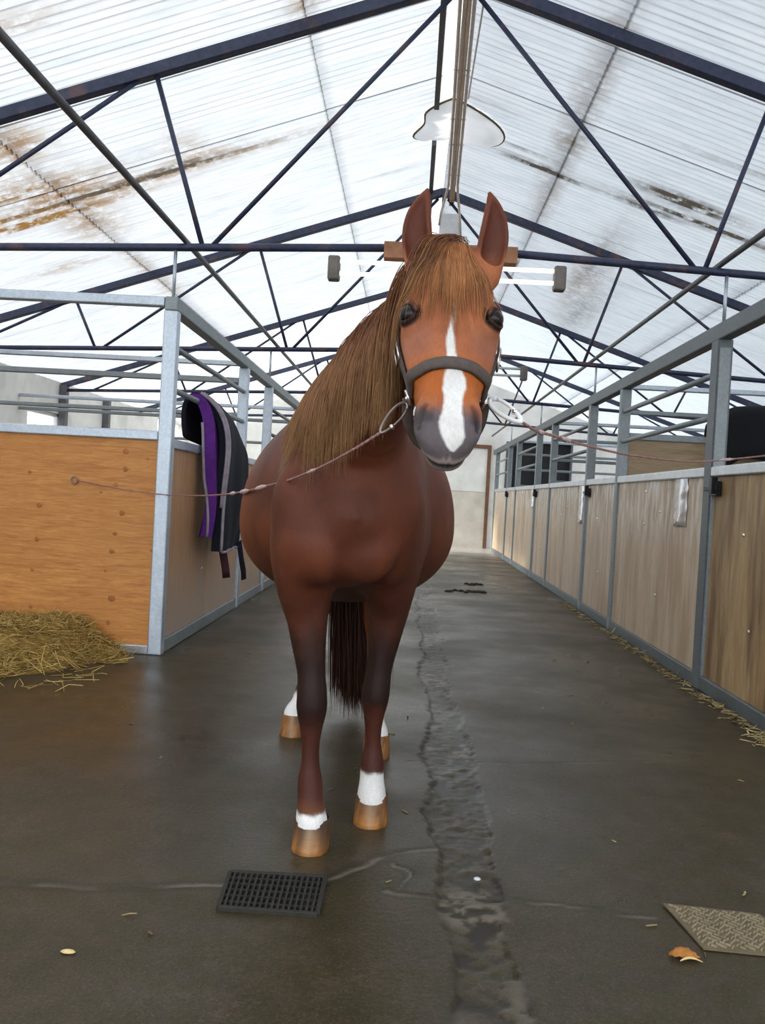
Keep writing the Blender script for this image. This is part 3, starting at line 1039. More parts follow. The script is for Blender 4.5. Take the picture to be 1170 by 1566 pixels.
class Chain:
    """swept body with an egg-shaped section: rows of x, y, z, half width, upper half height, lower half height; lat is the sideways axis"""

    def __init__(self, rows, lat=(1, 0, 0), n=4, p=2.0, up=None):
        R = catmull(np.asarray(rows, float), n)
        self.c, self.a, self.bt, self.bb = R[:, :3], np.maximum(R[:, 3], .002), np.maximum(R[:, 4], .002), np.maximum(R[:, 5], .002)
        self.p = p
        m = len(R)
        self.u, self.v, self.w = np.zeros((m, 3)), np.zeros((m, 3)), np.zeros((m, 3))
        for i in range(m):
            d = nrm(self.c[min(i + 1, m - 1)] - self.c[max(i - 1, 0)])
            if up is not None:
                v = nrm(np.asarray(up, float) - d * (np.asarray(up, float) @ d))
                u = np.cross(d, v)
            else:
                u = nrm(np.asarray(lat, float) - d * (np.asarray(lat, float) @ d))
                v = np.cross(u, d)
            self.u[i], self.v[i], self.w[i] = u, v, d

    def pieces(self):
        for i in range(len(self.c) - 1):
            r = max(self.a[i:i + 2].max(), self.bt[i:i + 2].max(), self.bb[i:i + 2].max())
            lo = np.minimum(self.c[i], self.c[i + 1]) - r
            hi = np.maximum(self.c[i], self.c[i + 1]) + r
            yield lo, hi, i

    def piece(self, P, i):
        c0, c1 = self.c[i], self.c[i + 1]
        d = c1 - c0
        t = np.clip(((P - c0) @ d) / max(d @ d, 1e-12), 0, 1)
        L = lambda q: q[i] + (q[i + 1] - q[i]) * (t if q.ndim == 1 else t[..., None])
        D = P - (c0 + d * t[..., None])
        a = L(self.a)
        x = (D * L(self.u)).sum(-1)
        y = (D * L(self.v)).sum(-1)
        z = (D * L(self.w)).sum(-1)
        b = np.where(y > 0, L(self.bt), L(self.bb))
        e = np.minimum(a, .5 * (L(self.bt) + L(self.bb)))
        p = self.p
        q = (np.abs(x / a) ** p + np.abs(y / b) ** p) ** (2 / p) + (z / e) ** 2
        q = np.sqrt(q)
        dist = np.sqrt(x * x + y * y + z * z)
        return np.where(q > .05, (q - 1) * dist / np.maximum(q, 1e-6), -e)


class Trunk(Chain):
    """smooth barrel along a straight axis: rows of s, centre height, half width, upper and lower half height"""

    def __init__(self, rows, base, ax, lat, p):
        R = catmull(np.asarray(rows, float), 24)
        self.s, self.R, self.base, self.ax, self.lt, self.p = R[:, 0], R, np.asarray(base, float), ax, lat, p

    def pieces(self):
        lo = self.base + self.ax * self.s[0]
        hi = self.base + self.ax * self.s[-1]
        w = self.R[:, 2].max()
        a, b = np.minimum(lo, hi), np.maximum(lo, hi)
        a[:2] -= w
        b[:2] += w
        a[2], b[2] = (self.R[:, 1] - self.R[:, 4]).min(), (self.R[:, 1] + self.R[:, 3]).max()
        yield a, b, 0

    def piece(self, P, i):
        D = P - self.base
        s = D @ self.ax
        x = D @ self.lt
        sc = np.clip(s, self.s[0], self.s[-1])
        I = lambda k: np.interp(sc, self.s, self.R[:, k])
        a = np.maximum(I(2), .01)
        y = P[..., 2] - I(1)
        b = np.maximum(np.where(y > 0, I(3), I(4)), .01)
        over = s - sc
        q = np.sqrt((np.abs(x / a) ** self.p + np.abs(y / b) ** self.p) ** (2 / self.p))
        dist = np.sqrt(x * x + y * y)
        d = np.where(q > .05, (q - 1) * dist / np.maximum(q, 1e-6), -np.minimum(a, b))
        return np.where(np.abs(over) > 1e-6, np.sqrt(np.maximum(d, 0) ** 2 + over ** 2), d)


class Ball(Chain):
    def __init__(self, c, r, ax=None):
        self.c0 = np.asarray(c, float)
        self.r = np.asarray(r, float) if np.ndim(r) else np.array([r] * 3, float)
        self.A = np.eye(3) if ax is None else np.array([nrm(q) for q in ax])

    def pieces(self):
        yield self.c0 - self.r.max(), self.c0 + self.r.max(), 0

    def piece(self, P, i):
        D = (P - self.c0) @ self.A.T
        q = np.sqrt(((D / self.r) ** 2).sum(-1))
        dist = np.sqrt((D ** 2).sum(-1))
        return np.where(q > .05, (q - 1) * dist / np.maximum(q, 1e-6), -self.r.min())


OPS = []


def add(prim, k=.03):
    OPS.append(('+', prim, k))


def cut(prim, k=.01):
    OPS.append(('-', prim, k))


def combine(f, d, op, k):
    if op == '+':
        h = np.maximum(k - np.abs(f - d), 0) / k
        return np.minimum(f, d) - h * h * k * .25
    d = -d
    h = np.maximum(k - np.abs(f - d), 0) / k
    return np.maximum(f, d) + h * h * k * .25


def sdf(P, ops=None):
    P = np.asarray(P, float)
    f = np.full(P.shape[:-1], .5)
    for op, prim, k in (OPS if ops is None else ops):
        d = None
        for lo, hi, i in prim.pieces():
            q = prim.piece(P, i)
            d = q if d is None else np.minimum(d, q)
        f = combine(f, d, op, k)
    return f


def sdf_grad(P, ops=None, h=.004):
    g = np.stack([sdf(P + np.eye(3)[k] * h, ops) - sdf(P - np.eye(3)[k] * h, ops) for k in range(3)], -1)
    return g / np.maximum(np.linalg.norm(g, axis=-1, keepdims=True), 1e-9)


# ---- trunk
AX = nrm((-.10, 1, 0))                     # from chest to tail
LAT = nrm((1, .10, 0))
TB = V(-.185, 2.83, 0)


add(Trunk([(-.425, .985, .010, .010, .010), (-.415, .995, .050, .060, .050), (-.39, 1.0, .095, .115, .09), (-.33, 1.01, .145, .18, .13), (-.24, 1.015, .185, .245, .165), (-.10, 1.01, .225, .33, .225), (.03, .985, .270, .40, .255), (.20, .955, .345, .425, .275),
           (.42, .935, .402, .43, .285), (.62, .95, .400, .415, .275), (.82, 1.0, .345, .375, .25), (.98, 1.04, .255, .30, .21), (1.06, 1.06, .18, .22, .16), (1.10, 1.07, .10, .13, .09), (1.115, 1.07, .01, .01, .01)], TB, AX, LAT, 2.15), .05)
# shoulders, breast muscles
add(Ball((-.305, 2.60, .99), (.088, .13, .20), ((1, -.1, 0), (.1, 1, -.25), (0, .25, 1))), .09)
add(Ball((-.060, 2.66, .99), (.088, .13, .20), ((1, .1, 0), (-.1, 1, -.25), (0, .25, 1))), .09)
add(Ball((-.318, 2.60, .84), (.068, .10, .16)), .11)
add(Ball((-.045, 2.77, .84), (.066, .10, .16)), .12)
add(Ball((-.252, 2.495, .885), (.078, .075, .095), ((1, .1, .35), (-.1, 1, 0), (-.35, 0, 1))), .06)
add(Ball((-.112, 2.510, .885), (.078, .075, .095), ((1, -.1, -.35), (.1, 1, 0), (.35, 0, 1))), .035)
add(Ball((-.18, 2.62, .83), (.08, .10, .06)), .05)
add(Ball((-.340, 2.535, 1.03), (.05, .05, .08)), .06)
add(Ball((-.030, 2.575, 1.03), (.05, .05, .08)), .06)
# neck
NECK = Chain([(-.185, 2.70, 1.17, .20, .30, .22), (-.165, 2.58, 1.25, .155, .25, .20), (-.105, 2.44, 1.36, .112, .195, .165), (-.02, 2.29, 1.452, .088, .150, .130), (.045, 2.17, 1.515, .078, .115, .105), (.083, 2.09, 1.55, .070, .08, .09)],
             up=(0, .5, .86), n=4, p=2.0)
add(NECK, .07)
NECK_OPS = OPS[:]
# croup and buttocks
add(Ball((-.41, 3.70, 1.03), (.13, .20, .27)), .08)
add(Ball((-.15, 3.67, 1.03), (.13, .20, .27)), .08)


# ---- legs: rows from the top down
def leg(rows, p=2.0, k=.05):
    add(Chain([(x, y, z, a, b, b) for x, y, z, a, b in rows], lat=(1, 0, 0), n=4, p=p), k)


leg([(-.300, 2.66, 1.00, .10, .13), (-.305, 2.65, .86, .088, .115), (-.298, 2.635, .74, .073, .088), (-.285, 2.62, .62, .056, .066), (-.268, 2.605, .51, .043, .052), (-.261, 2.592, .452, .0455, .052),
     (-.259, 2.588, .405, .0465, .052), (-.258, 2.592, .36, .037, .043), (-.257, 2.594, .30, .028, .038), (-.255, 2.592, .235, .028, .038), (-.253, 2.588, .195, .036, .043), (-.250, 2.584, .165, .039, .045),
     (-.246, 2.570, .128, .040, .041), (-.241, 2.556, .095, .045, .045), (-.238, 2.552, .072, .049, .052)])
leg([(-.062, 2.83, 1.00, .10, .13), (-.050, 2.835, .86, .088, .115), (-.045, 2.835, .74, .075, .088), (-.055, 2.835, .62, .058, .066), (-.068, 2.828, .50, .043, .052), (-.074, 2.822, .435, .045, .052),
     (-.077, 2.820, .395, .0455, .052), (-.078, 2.824, .35, .037, .043), (-.078, 2.828, .29, .028, .038), (-.077, 2.828, .235, .028, .038), (-.076, 2.824, .195, .036, .043), (-.075, 2.820, .165, .039, .045),
     (-.073, 2.806, .128, .040, .041), (-.071, 2.792, .098, .045, .046), (-.070, 2.787, .072, .049, .052)])
for hx, hy, fx in ((-.450, 3.735, -.375), (-.080, 3.50, -.125)):
    leg([(fx, hy - .02, 1.08, .13, .20), (fx - .005, hy - .06, .92, .118, .185), (fx, hy - .03, .79, .085, .13), (fx, hy + .06, .68, .058, .085), (fx, hy + .14, .58, .043, .060), (fx, hy + .165, .52, .041, .062),
         (hx + .8 * (fx - hx), hy + .155, .46, .036, .050), (hx + .75 * (fx - hx), hy + .135, .36, .029, .038), (hx + .62 * (fx - hx), hy + .11, .26, .029, .037), (hx + .5 * (fx - hx), hy + .09, .20, .038, .044), (hx + .4 * (fx - hx), hy + .075, .17, .040, .045),
         (hx + .2 * (fx - hx), hy + .045, .125, .036, .038), (hx, hy + .02, .095, .042, .044), (hx, hy + .01, .072, .049, .052)], k=.07)
# point of the hock, knees' front
add(Ball((-.375, 3.925, .555), (.03, .035, .05)), .04)
add(Ball((-.12, 3.69, .555), (.03, .035, .05)), .04)

# ---- head
HP, HL_ = V(.069, 2.07, 1.60), .495
HX = nrm((1, .035, 0))
HD = nrm((.004, -.50, -.866))
HN = np.cross(HD, HX) * -1
HN = HN if HN[1] < 0 else -HN


def H(x, t, n):
    return HP + HX * x + HD * (t * HL_) + HN * n


def Hinv(P):
    D = np.asarray(P) - HP
    return D @ HX, D @ HD / HL_, D @ HN


def hrow(t, n, a, bt, bb):
    return (*H(0, t, n), a, bt, bb)


HEAD_FROM = len(OPS)
add(Chain([hrow(-.02, -.02, .070, .068, .075), hrow(.10, -.03, .092, .085, .10), hrow(.22, -.035, .104, .096, .115), hrow(.34, -.04, .107, .102, .12), hrow(.46, -.04, .100, .098, .118), hrow(.58, -.035, .088, .087, .098),
           hrow(.70, -.028, .074, .076, .076), hrow(.82, -.025, .0625, .068, .064), hrow(.92, -.026, .058, .064, .055), hrow(1.0, -.030, .046, .050, .045)], up=HN, n=4, p=2.4), .035)
# cheeks, brow, face bones
for s in (-1, 1):
    add(Ball(H(s * .062, .38, -.085), (.046, .095, .075), (HX, HD, HN)), .03)
    add(Ball(H(s * .087, .345, .010), (.028, .052, .038), (HX, HD, HN)), .02)
    add(Ball(H(s * .040, .22, .035), (.04, .06, .025), (HX, HD, HN)), .03)
    add(Chain([(*H(s * .092, .44, -.012), .013, .013, .013), (*H(s * .080, .60, -.004), .011, .011, .011), (*H(s * .068, .68, .002), .006, .006, .006)], n=2), .025)
# nostril wings, upper lip, lower lip and chin
for s in (-1, 1):
    add(Chain([(*H(s * .040, .80, .018), .017, .017, .017), (*H(s * .051, .88, .014), .021, .021, .021), (*H(s * .049, .955, .000), .021, .021, .021), (*H(s * .036, 1.0, -.008), .018, .018, .018)], n=3), .018)
add(Ball(H(0, 1.0, -.014), (.044, .028, .036), (HX, HD, HN)), .02)
add(Ball(H(0, .945, -.066), (.036, .040, .028), (HX, HD, HN)), .010)
add(Chain([(*H(-.034, .960, -.050), .011, .011, .011), (*H(0, 1.005, -.048), .0125, .0125, .0125), (*H(.034, .960, -.050), .011, .011, .011)], n=4), .010)
NOSTRILS = []
# carve: nostrils, mouth line, eye sockets, the hollow above the eye
for s in (-1, 1):
    NOSTRIL = Chain([(*H(s * .050, .865, .036), .004, .004, .004), (*H(s * .0595, .890, .032), .0085, .0085, .0085), (*H(s * .0655, .925, .024), .010, .010, .010), (*H(s * .064, .955, .015), .006, .006, .006)], n=3)
    NOSTRILS.append(NOSTRIL)
    cut(NOSTRIL, .012)
    cut(Ball(H(s * .1025, .368, .042), .0272), .006)
    cut(Ball(H(s * .082, .255, .040), (.010, .026, .012), (HX, HD, HN)), .03)
mouth = []
for phi in np.linspace(-68, 68, 13):
    c_ = H(0, .86, -.030 - .012 * abs(phi) / 68)
    d_ = HD * math.cos(math.radians(phi)) + HX * math.sin(math.radians(phi))
    r_ = np.linspace(0, .14, 120)
    f_ = sdf(c_ + d_ * r_[:, None], OPS[HEAD_FROM:])
    q_ = c_ + d_ * r_[max(1, int(np.argmax(f_ > 0)))]
    mouth.append((*q_, .0062, .0062, .0062))
MOUTH = Chain(mouth, n=2)
cut(MOUTH, .006)
# eyelids
EYE = [H(s * .0935, .368, .031) for s in (-1, 1)]
for s, e in zip((-1, 1), EYE):
    out = nrm(HX * s * .72 + HN * .66 - HD * .05)
    upv = nrm(V(0, 0, 1) - out * out[2])
    tang = np.cross(out, upv)
    for sg, lift, rr in ((1, .0200, .0066), (-1, -.0225, .0048)):
        rows = []
        for a in np.linspace(-1.25, 1.25, 7):
            q = e + tang * math.sin(a) * .0250 + upv * lift * math.cos(a) + out * ((.0125 if sg > 0 else .007) * math.cos(a) ** .5 * .9 + .001)
            rows.append((*q, rr, rr, rr))
        add(Chain(rows, n=2), .006)
# ears
EARS = []
for s, rows in ((-1, [(-.004, 2.085, 1.585, .034, .030, .030), (-.012, 2.090, 1.635, .0365, .028, .028), (-.018, 2.095, 1.68, .0375, .023, .023), (-.017, 2.095, 1.722, .0325, .019, .019), (-.008, 2.092, 1.757, .021, .014, .014), (.001, 2.088, 1.786, .006, .006, .006)]),
                (1, [(.152, 2.09, 1.585, .034, .030, .030), (.160, 2.095, 1.635, .0365, .028, .028), (.166, 2.10, 1.68, .0375, .023, .023), (.166, 2.10, 1.722, .0315, .019, .019), (.160, 2.097, 1.757, .020, .014, .014), (.150, 2.093, 1.786, .006, .006, .006)])):
    R = np.array(rows)
    add(Chain(R, lat=nrm((1, s * .25, 0)), n=4), .02)
    I = R[1:].copy()
    I[:, 0] += .004 * s
    I[:, 1] -= .018
    I[:, 3:] = np.maximum(I[:, 3:] - V(.0085, .002, .002), .003)
    I[-1, 2] -= .012
    EARS.append(Chain(I, lat=nrm((1, s * .25, 0)), n=4))
    cut(EARS[-1], .005)
HEAD_OPS = NECK_OPS[-1:] + OPS[HEAD_FROM:]


def spaced(segs):
    out = [np.array([segs[0][0]])]
    for a, b, h in segs:
        n = max(1, int(round((b - a) / h)))
        out.append(np.linspace(a, b, n + 1)[1:])
    return np.concatenate(out)


def grow():
    gx = spaced([(-.68, -.16, .0085), (-.16, -.06, .005), (-.06, .23, .0036), (.23, .27, .007)])
    gy = spaced([(1.69, 1.93, .0036), (1.93, 2.14, .0042), (2.14, 2.40, .007), (2.40, 4.06, .0095)])
    gz = spaced([(.055, .22, .0065), (.22, .98, .009), (.98, 1.07, .007), (1.07, 1.66, .0038), (1.66, 1.80, .0045)])
    F = np.full((len(gx), len(gy), len(gz)), .5, np.float32)
    G = (gx, gy, gz)
    for op, prim, k in OPS:
        boxes = list(prim.pieces())
        m = k + .012
        lo = np.min([b[0] for b in boxes], 0) - m
        hi = np.max([b[1] for b in boxes], 0) + m
        s = [slice(max(0, np.searchsorted(G[q], lo[q]) - 1), np.searchsorted(G[q], hi[q]) + 1) for q in range(3)]
        shp = tuple(len(G[q][s[q]]) for q in range(3))
        if min(shp) == 0:
            continue
        D = np.full(shp, .4, np.float32)
        for plo, phi, i in boxes:
            t = [slice(max(0, np.searchsorted(G[q][s[q]], plo[q] - m) - 1), np.searchsorted(G[q][s[q]], phi[q] + m) + 1) for q in range(3)]
            ax = [G[q][s[q]][t[q]] for q in range(3)]
            if min(len(a) for a in ax) == 0:
                continue
            P = np.stack(np.meshgrid(*ax, indexing='ij'), -1)
            D[tuple(t)] = np.minimum(D[tuple(t)], prim.piece(P, i))
        F[tuple(s)] = combine(F[tuple(s)], D, op, k)
    S = F < 0
    # surface nets
    c = np.zeros(tuple(n - 1 for n in F.shape), np.uint8)
    for dx in (0, 1):
        for dy in (0, 1):
            for dz in (0, 1):
                c += S[dx:dx + c.shape[0], dy:dy + c.shape[1], dz:dz + c.shape[2]]
    I, J, K = np.nonzero((c > 0) & (c < 8))
    acc = np.zeros((len(I), 3))
    cnt = np.zeros(len(I))
    for axis in range(3):
        o1, o2 = [q for q in range(3) if q != axis]
        for u in (0, 1):
            for v in (0, 1):
                off = [0, 0, 0]
                off[o1], off[o2] = u, v
                i0 = [I + off[0], J + off[1], K + off[2]]
                i1 = [q.copy() for q in i0]
                i1[axis] = i1[axis] + 1
                f0, f1 = F[tuple(i0)], F[tuple(i1)]
                m = (f0 < 0) != (f1 < 0)
                t = np.where(m, f0 / np.where(m, f0 - f1, 1), 0)
                for q in range(3):
                    g0, g1 = G[q][i0[q]], G[q][i1[q]]
                    acc[:, q] += np.where(m, g0 + (g1 - g0) * t, 0)
                cnt += m
    verts = acc / cnt[:, None]
    idx = np.full(c.shape, -1, np.int64)
    idx[I, J, K] = np.arange(len(I))
    quads = []
    for axis in range(3):
        o1, o2 = (axis + 1) % 3, (axis + 2) % 3
        sl0 = [slice(None)] * 3
        sl1 = [slice(None)] * 3
        sl0[axis] = slice(0, -1)
        sl1[axis] = slice(1, None)
        A, B = S[tuple(sl0)], S[tuple(sl1)]
        e = np.nonzero(A != B)
        pos = A[e]
        e = [np.array(q) for q in e]
        ok = (e[o1] > 0) & (e[o2] > 0) & (e[o1] < c.shape[o1]) & (e[o2] < c.shape[o2])
        e = [q[ok] for q in e]
        pos = pos[ok]

        def at(d1, d2):
            w = [q.copy() for q in e]
            w[o1] = w[o1] - d1
            w[o2] = w[o2] - d2
            return idx[tuple(w)]
        q = np.stack([at(1, 1), at(0, 1), at(0, 0), at(1, 0)], 1)
        q[~pos] = q[~pos][:, ::-1]
        quads.append(q)
    quads = np.concatenate(quads)
    quads = quads[(quads >= 0).all(1)]
    # relax
    for it in range(3):
        a = np.zeros_like(verts)
        n = np.zeros(len(verts))
        for k in range(4):
            i, j = quads[:, k], quads[:, (k + 1) % 4]
            np.add.at(a, i, verts[j]); np.add.at(a, j, verts[i])
            np.add.at(n, i, 1); np.add.at(n, j, 1)
        lam = .45
        verts = verts + (a / np.maximum(n, 1)[:, None] - verts) * lam
    return verts, quads


HV, HQ = grow()

# ---- coat colours (the markings of this horse)
CHEST = np.array(srgb(112, 60, 40))
FACE = np.array(srgb(190, 114, 74))
SORREL = np.array(srgb(192, 104, 44))
DARK = np.array(srgb(38, 25, 22))
CANNON = np.array(srgb(84, 44, 34))
WHITE = np.array(srgb(252, 248, 243))
MUZZ = np.array(srgb(108, 98, 102))
LIP = np.array(srgb(186, 170, 160))


def lerp(a, b, t):
    return a + (b - a) * np.asarray(t)[:, None]


def coat(P):
    x, y, z = P[:, 0], P[:, 1], P[:, 2]
    n1 = fbm(P * 7, 61, 4)
    n2 = fbm(P * 30, 62, 3)
    c = np.tile(CHEST, (len(P), 1))
    c = lerp(c, np.array(srgb(136, 70, 40)), smooth(2.95, 3.2, y) * .6)                 # redder flank
    c = lerp(c, np.array(srgb(86, 46, 34)), smooth(.45, .62, n1) * .5)
    # dark lower legs
    leg_m = (z < .80)
    dk = smooth(.70, .52, z + (n2 - .5) * .12) * smooth(.32, .40, z + (n2 - .5) * .08)
    dk = dk * (y < 3.2)
    c = lerp(c, np.array(srgb(78, 44, 34)), smooth(.86, .66, z + (n2 - .5) * .15) * (y < 3.2) * .7)
    c = lerp(c, DARK, dk * .9)
    c = lerp(c, CANNON, smooth(.40, .30, z) * .9)
    c = lerp(c, np.array(srgb(120, 74, 44)), smooth(.155, .115, z) * .6)
    L = (x < -.17) & (y < 2.75)
    Rf = (x >= -.17) & (y >= 2.62) & (y < 3.1)
    hind = y > 3.2
    nz = (n2 - .5) * .03
    c = lerp(c, WHITE, L * smooth(.112, .10, z + nz) * smooth(2.600, 2.575, y))
    c = lerp(c, WHITE, Rf * smooth(.160, .146, z + nz))
    c = lerp(c, WHITE, hind * smooth(.19, .16, z + nz))
    # head
    hx, ht, hn = Hinv(P)
    head = smooth(2.17, 2.06, y) * smooth(1.02, 1.06, z) * (np.abs(hx) < .16)
    fc = np.tile(FACE, (len(P), 1))
    fc = lerp(fc, np.array(srgb(158, 88, 58)), smooth(.42, .62, fbm(P * 14, 63, 3)) * .55)
    fc = lerp(fc, np.array(srgb(176, 118, 96)), smooth(.40, .50, ht) * (1 - smooth(.54, .62, ht)) * smooth(.025, .06, np.abs(hx)) * .45)
    fc = lerp(fc, SORREL, smooth(.60, .66, ht) * (1 - smooth(.80, .86, ht)) * .9)
    fc = lerp(fc, np.array(srgb(74, 42, 32)), smooth(-.05, -.11, hn) * .75)               # darker towards the underside of the jaw
    ear = (z > 1.648)
    fc = lerp(fc, np.array(srgb(124, 66, 46)), smooth(1.62, 1.66, z))
    # dark skin round the eyes
    for e in EYE:
        d = np.linalg.norm((P - e) * V(1, 1, 1.0), axis=1)
        fc = lerp(fc, np.array(srgb(34, 26, 26)), smooth(.0345, .0285, d) * .94)
    # grey muzzle
    mz = smooth(.86, .93, ht + (n2 - .5) * .08 - (.03 - np.abs(hx)) * .3)
    fc = lerp(fc, MUZZ, mz)
    fc = lerp(fc, np.array(srgb(40, 36, 40)), mz * smooth(.055, .03, np.abs(ht - .90)) * smooth(.030, .045, np.abs(hx)) * .55)
    fc = lerp(fc, LIP, mz * np.exp(-((np.abs(hx) - .066) / .006) ** 2) * (np.abs(ht - .89) < .06) * .35)
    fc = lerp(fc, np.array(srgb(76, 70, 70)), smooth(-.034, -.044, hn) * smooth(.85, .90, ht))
    fc = lerp(fc, LIP, smooth(.90, .95, ht) * np.exp(-((hn + .046) / .007) ** 2) * .7)
    for q in EARS:
        dn = np.min([q.piece(P, i) for _, _, i in q.pieces()], 0)
        fc = lerp(fc, np.array(srgb(84, 46, 36)), smooth(.004, -.001, dn) * (.45 + .5 * n2))
    for q in NOSTRILS:
        dn = np.min([q.piece(P, i) for _, _, i in q.pieces()], 0)
        fc = lerp(fc, np.array(srgb(40, 34, 37)), smooth(.005, -.002, dn) * .85)
    dm = np.min([MOUTH.piece(P, i) for _, _, i in MOUTH.pieces()], 0)
    fc = lerp(fc, LIP, np.exp(-((dm - .011) / .007) ** 2) * (hn > -.036) * .95)
    fc = lerp(fc, np.array(srgb(40, 34, 34)), smooth(.003, -.002, dm) * .9)
    # blaze: a narrow stripe that widens over the nose and ends in a point above the lip
    ts = [.12, .20, .30, .40, .48, .54, .60, .66, .72, .78, .84, .90, .95, 1.0, 1.03, 1.055, 1.08]
    wd = [.000, .003, .004, .004, .005, .007, .009, .014, .022, .024, .020, .021, .026, .024, .017, .010, .0]
    cx = [.012, .010, .006, .000, -.006, -.007, -.004, .000, .004, .005, .003, .000, .000, .003, .004, .004, .004]
    hh = ht - np.minimum(hn - .02, 0) * 1.6 * smooth(.9, 1.0, ht)
    w = np.interp(hh, ts, wd, 0, 0)
    cc = np.interp(hh, ts, cx)
    ed = np.abs(hx - cc) + (n2 - .5) * .010
    bl = smooth(.0035, -.0025, ed - w) * (hn > -.055) * (w > .001)
    fc = lerp(fc, WHITE, bl * np.where(ht < .38, .55, 1))
    c = lerp(c, fc.mean(0), 0 * head)
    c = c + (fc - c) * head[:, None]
    return np.clip(c, 0, 1)


HO = (-.2, 3.1, 0)
horse = mesh_np('horse', HV, HQ, MAT['coat'], None, HO, cols={'coat': coat(HV)})
tag(horse, 'chestnut horse with white blaze standing in the aisle facing the camera', 'horse')

# eyes
for e in EYE:
    MB().lathe([(.0230 * math.sin(a), -.0230 * math.cos(a)) for a in np.linspace(.02, math.pi - .02, 18)], e, 28).build('eye', MAT['eye'], horse, smooth_=True, origin=e)


# hooves
def hoof(cx, cy, toe, pale):
    seg, prof = 28, [(.0500, .088), (.0525, .080), (.0515, .074), (.0530, .045), (.0545, .015), (.0550, .002), (.0530, .0), (.0, .0)]
    vs, fs, cs = [], [], []
    for i, (r, z) in enumerate(prof):
        slope = (.088 - z) * .34
        for k in range(seg):
            a = 2 * math.pi * k / seg
            fr = -math.sin(a)
            yy = r * 1.02 * math.sin(a)
            if fr > 0: yy -= slope
            else: yy = yy * .86 + slope * .10
            vs.append((cx + r * math.cos(a), cy + yy, z))
    for i in range(len(prof) - 1):
        for k in range(seg):
            l = (k + 1) % seg
            fs.append((i * seg + l, i * seg + k, (i + 1) * seg + k, (i + 1) * seg + l))
    vs = np.array(vs)
    n = fbm(vs * V(60, 60, 9), 71, 3)
    c = np.tile(np.array(srgb(188, 124, 60)), (len(vs), 1))
    c = lerp(c, np.array(srgb(88, 68, 54)), smooth(.025, .062, vs[:, 2]) * (.95 - pale))
    c = lerp(c, np.array(srgb(70, 52, 40)), smooth(.45, .65, n) * .6)
    c = lerp(c, np.array(srgb(206, 178, 140)), smooth(.02, .0, np.abs(vs[:, 0] - cx)) * .35)
    return mesh_np('hoof', vs, fs, MAT['hoof'], horse, (cx, cy, 0), cols={'coat': c})


hoof(-.237, 2.560, 2.506, .0)
hoof(-.070, 2.795, 2.741, .3)
hoof(-.450, 3.745, 3.675, .5)
hoof(-.080, 3.510, 3.442, .5)


# ---- hair: every strand slides down over the body
def strands(name, roots, vel, length, steps, gravity, off, ops, width, colf, parent, swirl=.0, fall=None):
    n = len(roots)
    P = np.array(roots, float)
    Vv = np.array(vel, float)
    path = [P.copy()]
    L = length[:, None] / steps
    for s in range(steps):
        Vv = Vv + gravity * .35
        if swirl:
            Vv = Vv + rng.normal(0, swirl, (n, 3))
        Vv = Vv / np.linalg.norm(Vv, axis=1, keepdims=True)
        P = P + Vv * L
        d = sdf(P, ops)
        g = np.stack([sdf(P + np.eye(3)[k] * .004, ops) - d for k in range(3)], -1)
        g = g / np.maximum(np.linalg.norm(g, axis=-1, keepdims=True), 1e-9)
        P = P + g * np.clip(off - d, 0, .05)[:, None]
        step = P - path[-1]
        Vv = .5 * Vv + .5 * step / np.maximum(np.linalg.norm(step, axis=1, keepdims=True), 1e-6)
        path.append(P.copy())
    path = np.array(path)                                       # steps+1, n, 3
    m = steps + 1
    tang = np.gradient(path, axis=0)
    tang /= np.maximum(np.linalg.norm(tang, axis=2, keepdims=True), 1e-9)
    ref = rng.normal(size=(1, n, 3)) + np.array((0, -1.2, 0))
    s1 = np.cross(tang, ref)
    s1 /= np.maximum(np.linalg.norm(s1, axis=2, keepdims=True), 1e-9)
    s2 = np.cross(tang, s1)
    tt = np.linspace(0, 1, m)
    prof = (np.clip(1.15 - tt ** 3 * 1.1, .05, 1))[:, None, None] * width[None, :, None]
    verts = np.stack([path + (s1 * math.cos(a) + s2 * math.sin(a)) * prof for a in (0, 2.094, 4.189)], 2)   # m,n,3,3
    vs = verts.transpose(1, 0, 2, 3).reshape(-1, 3)
    base = (np.arange(n) * m * 3)[:, None, None]
    i = (np.arange(m - 1) * 3)[None, :, None]
    k = np.arange(3)[None, None, :]
    l = (k + 1) % 3
    q = np.stack([base + i + k, base + i + l, base + i + 3 + l, base + i + 3 + k], -1).reshape(-1, 4)
    cs = np.repeat(colf(path.transpose(1, 0, 2)).reshape(-1, 3), 3, axis=0)
    o = mesh_np(name, vs, q, MAT['hair'], parent, tuple(roots.mean(0)), cols={'coat': cs})
    o['kind'] = 'stuff'
    return o


def hair_col(dark, light, tip):
    def f(path):
        n, m, _ = path.shape
        r = rng.random(n)[:, None, None]
        t = np.linspace(0, 1, m)[None, :, None]
        c = np.array(dark) + (np.array(light) - np.array(dark)) * (r ** 1.3)
        return c + (np.array(tip) - c) * (t ** 1.6) * (.35 + .5 * r)
    return f


CREST = catmull([(-.20, 2.86, 1.42), (-.185, 2.72, 1.455), (-.15, 2.58, 1.50), (-.105, 2.46, 1.545), (-.045, 2.34, 1.585), (.015, 2.23, 1.615), (.06, 2.14, 1.635), (.083, 2.075, 1.645)], 12)


def snap(P, ops, off=0.0):
    P = np.array(P, float)
    for it in range(12):
        P = P - sdf_grad(P, ops) * (sdf(P, ops) - off)[:, None] * .8
    return P


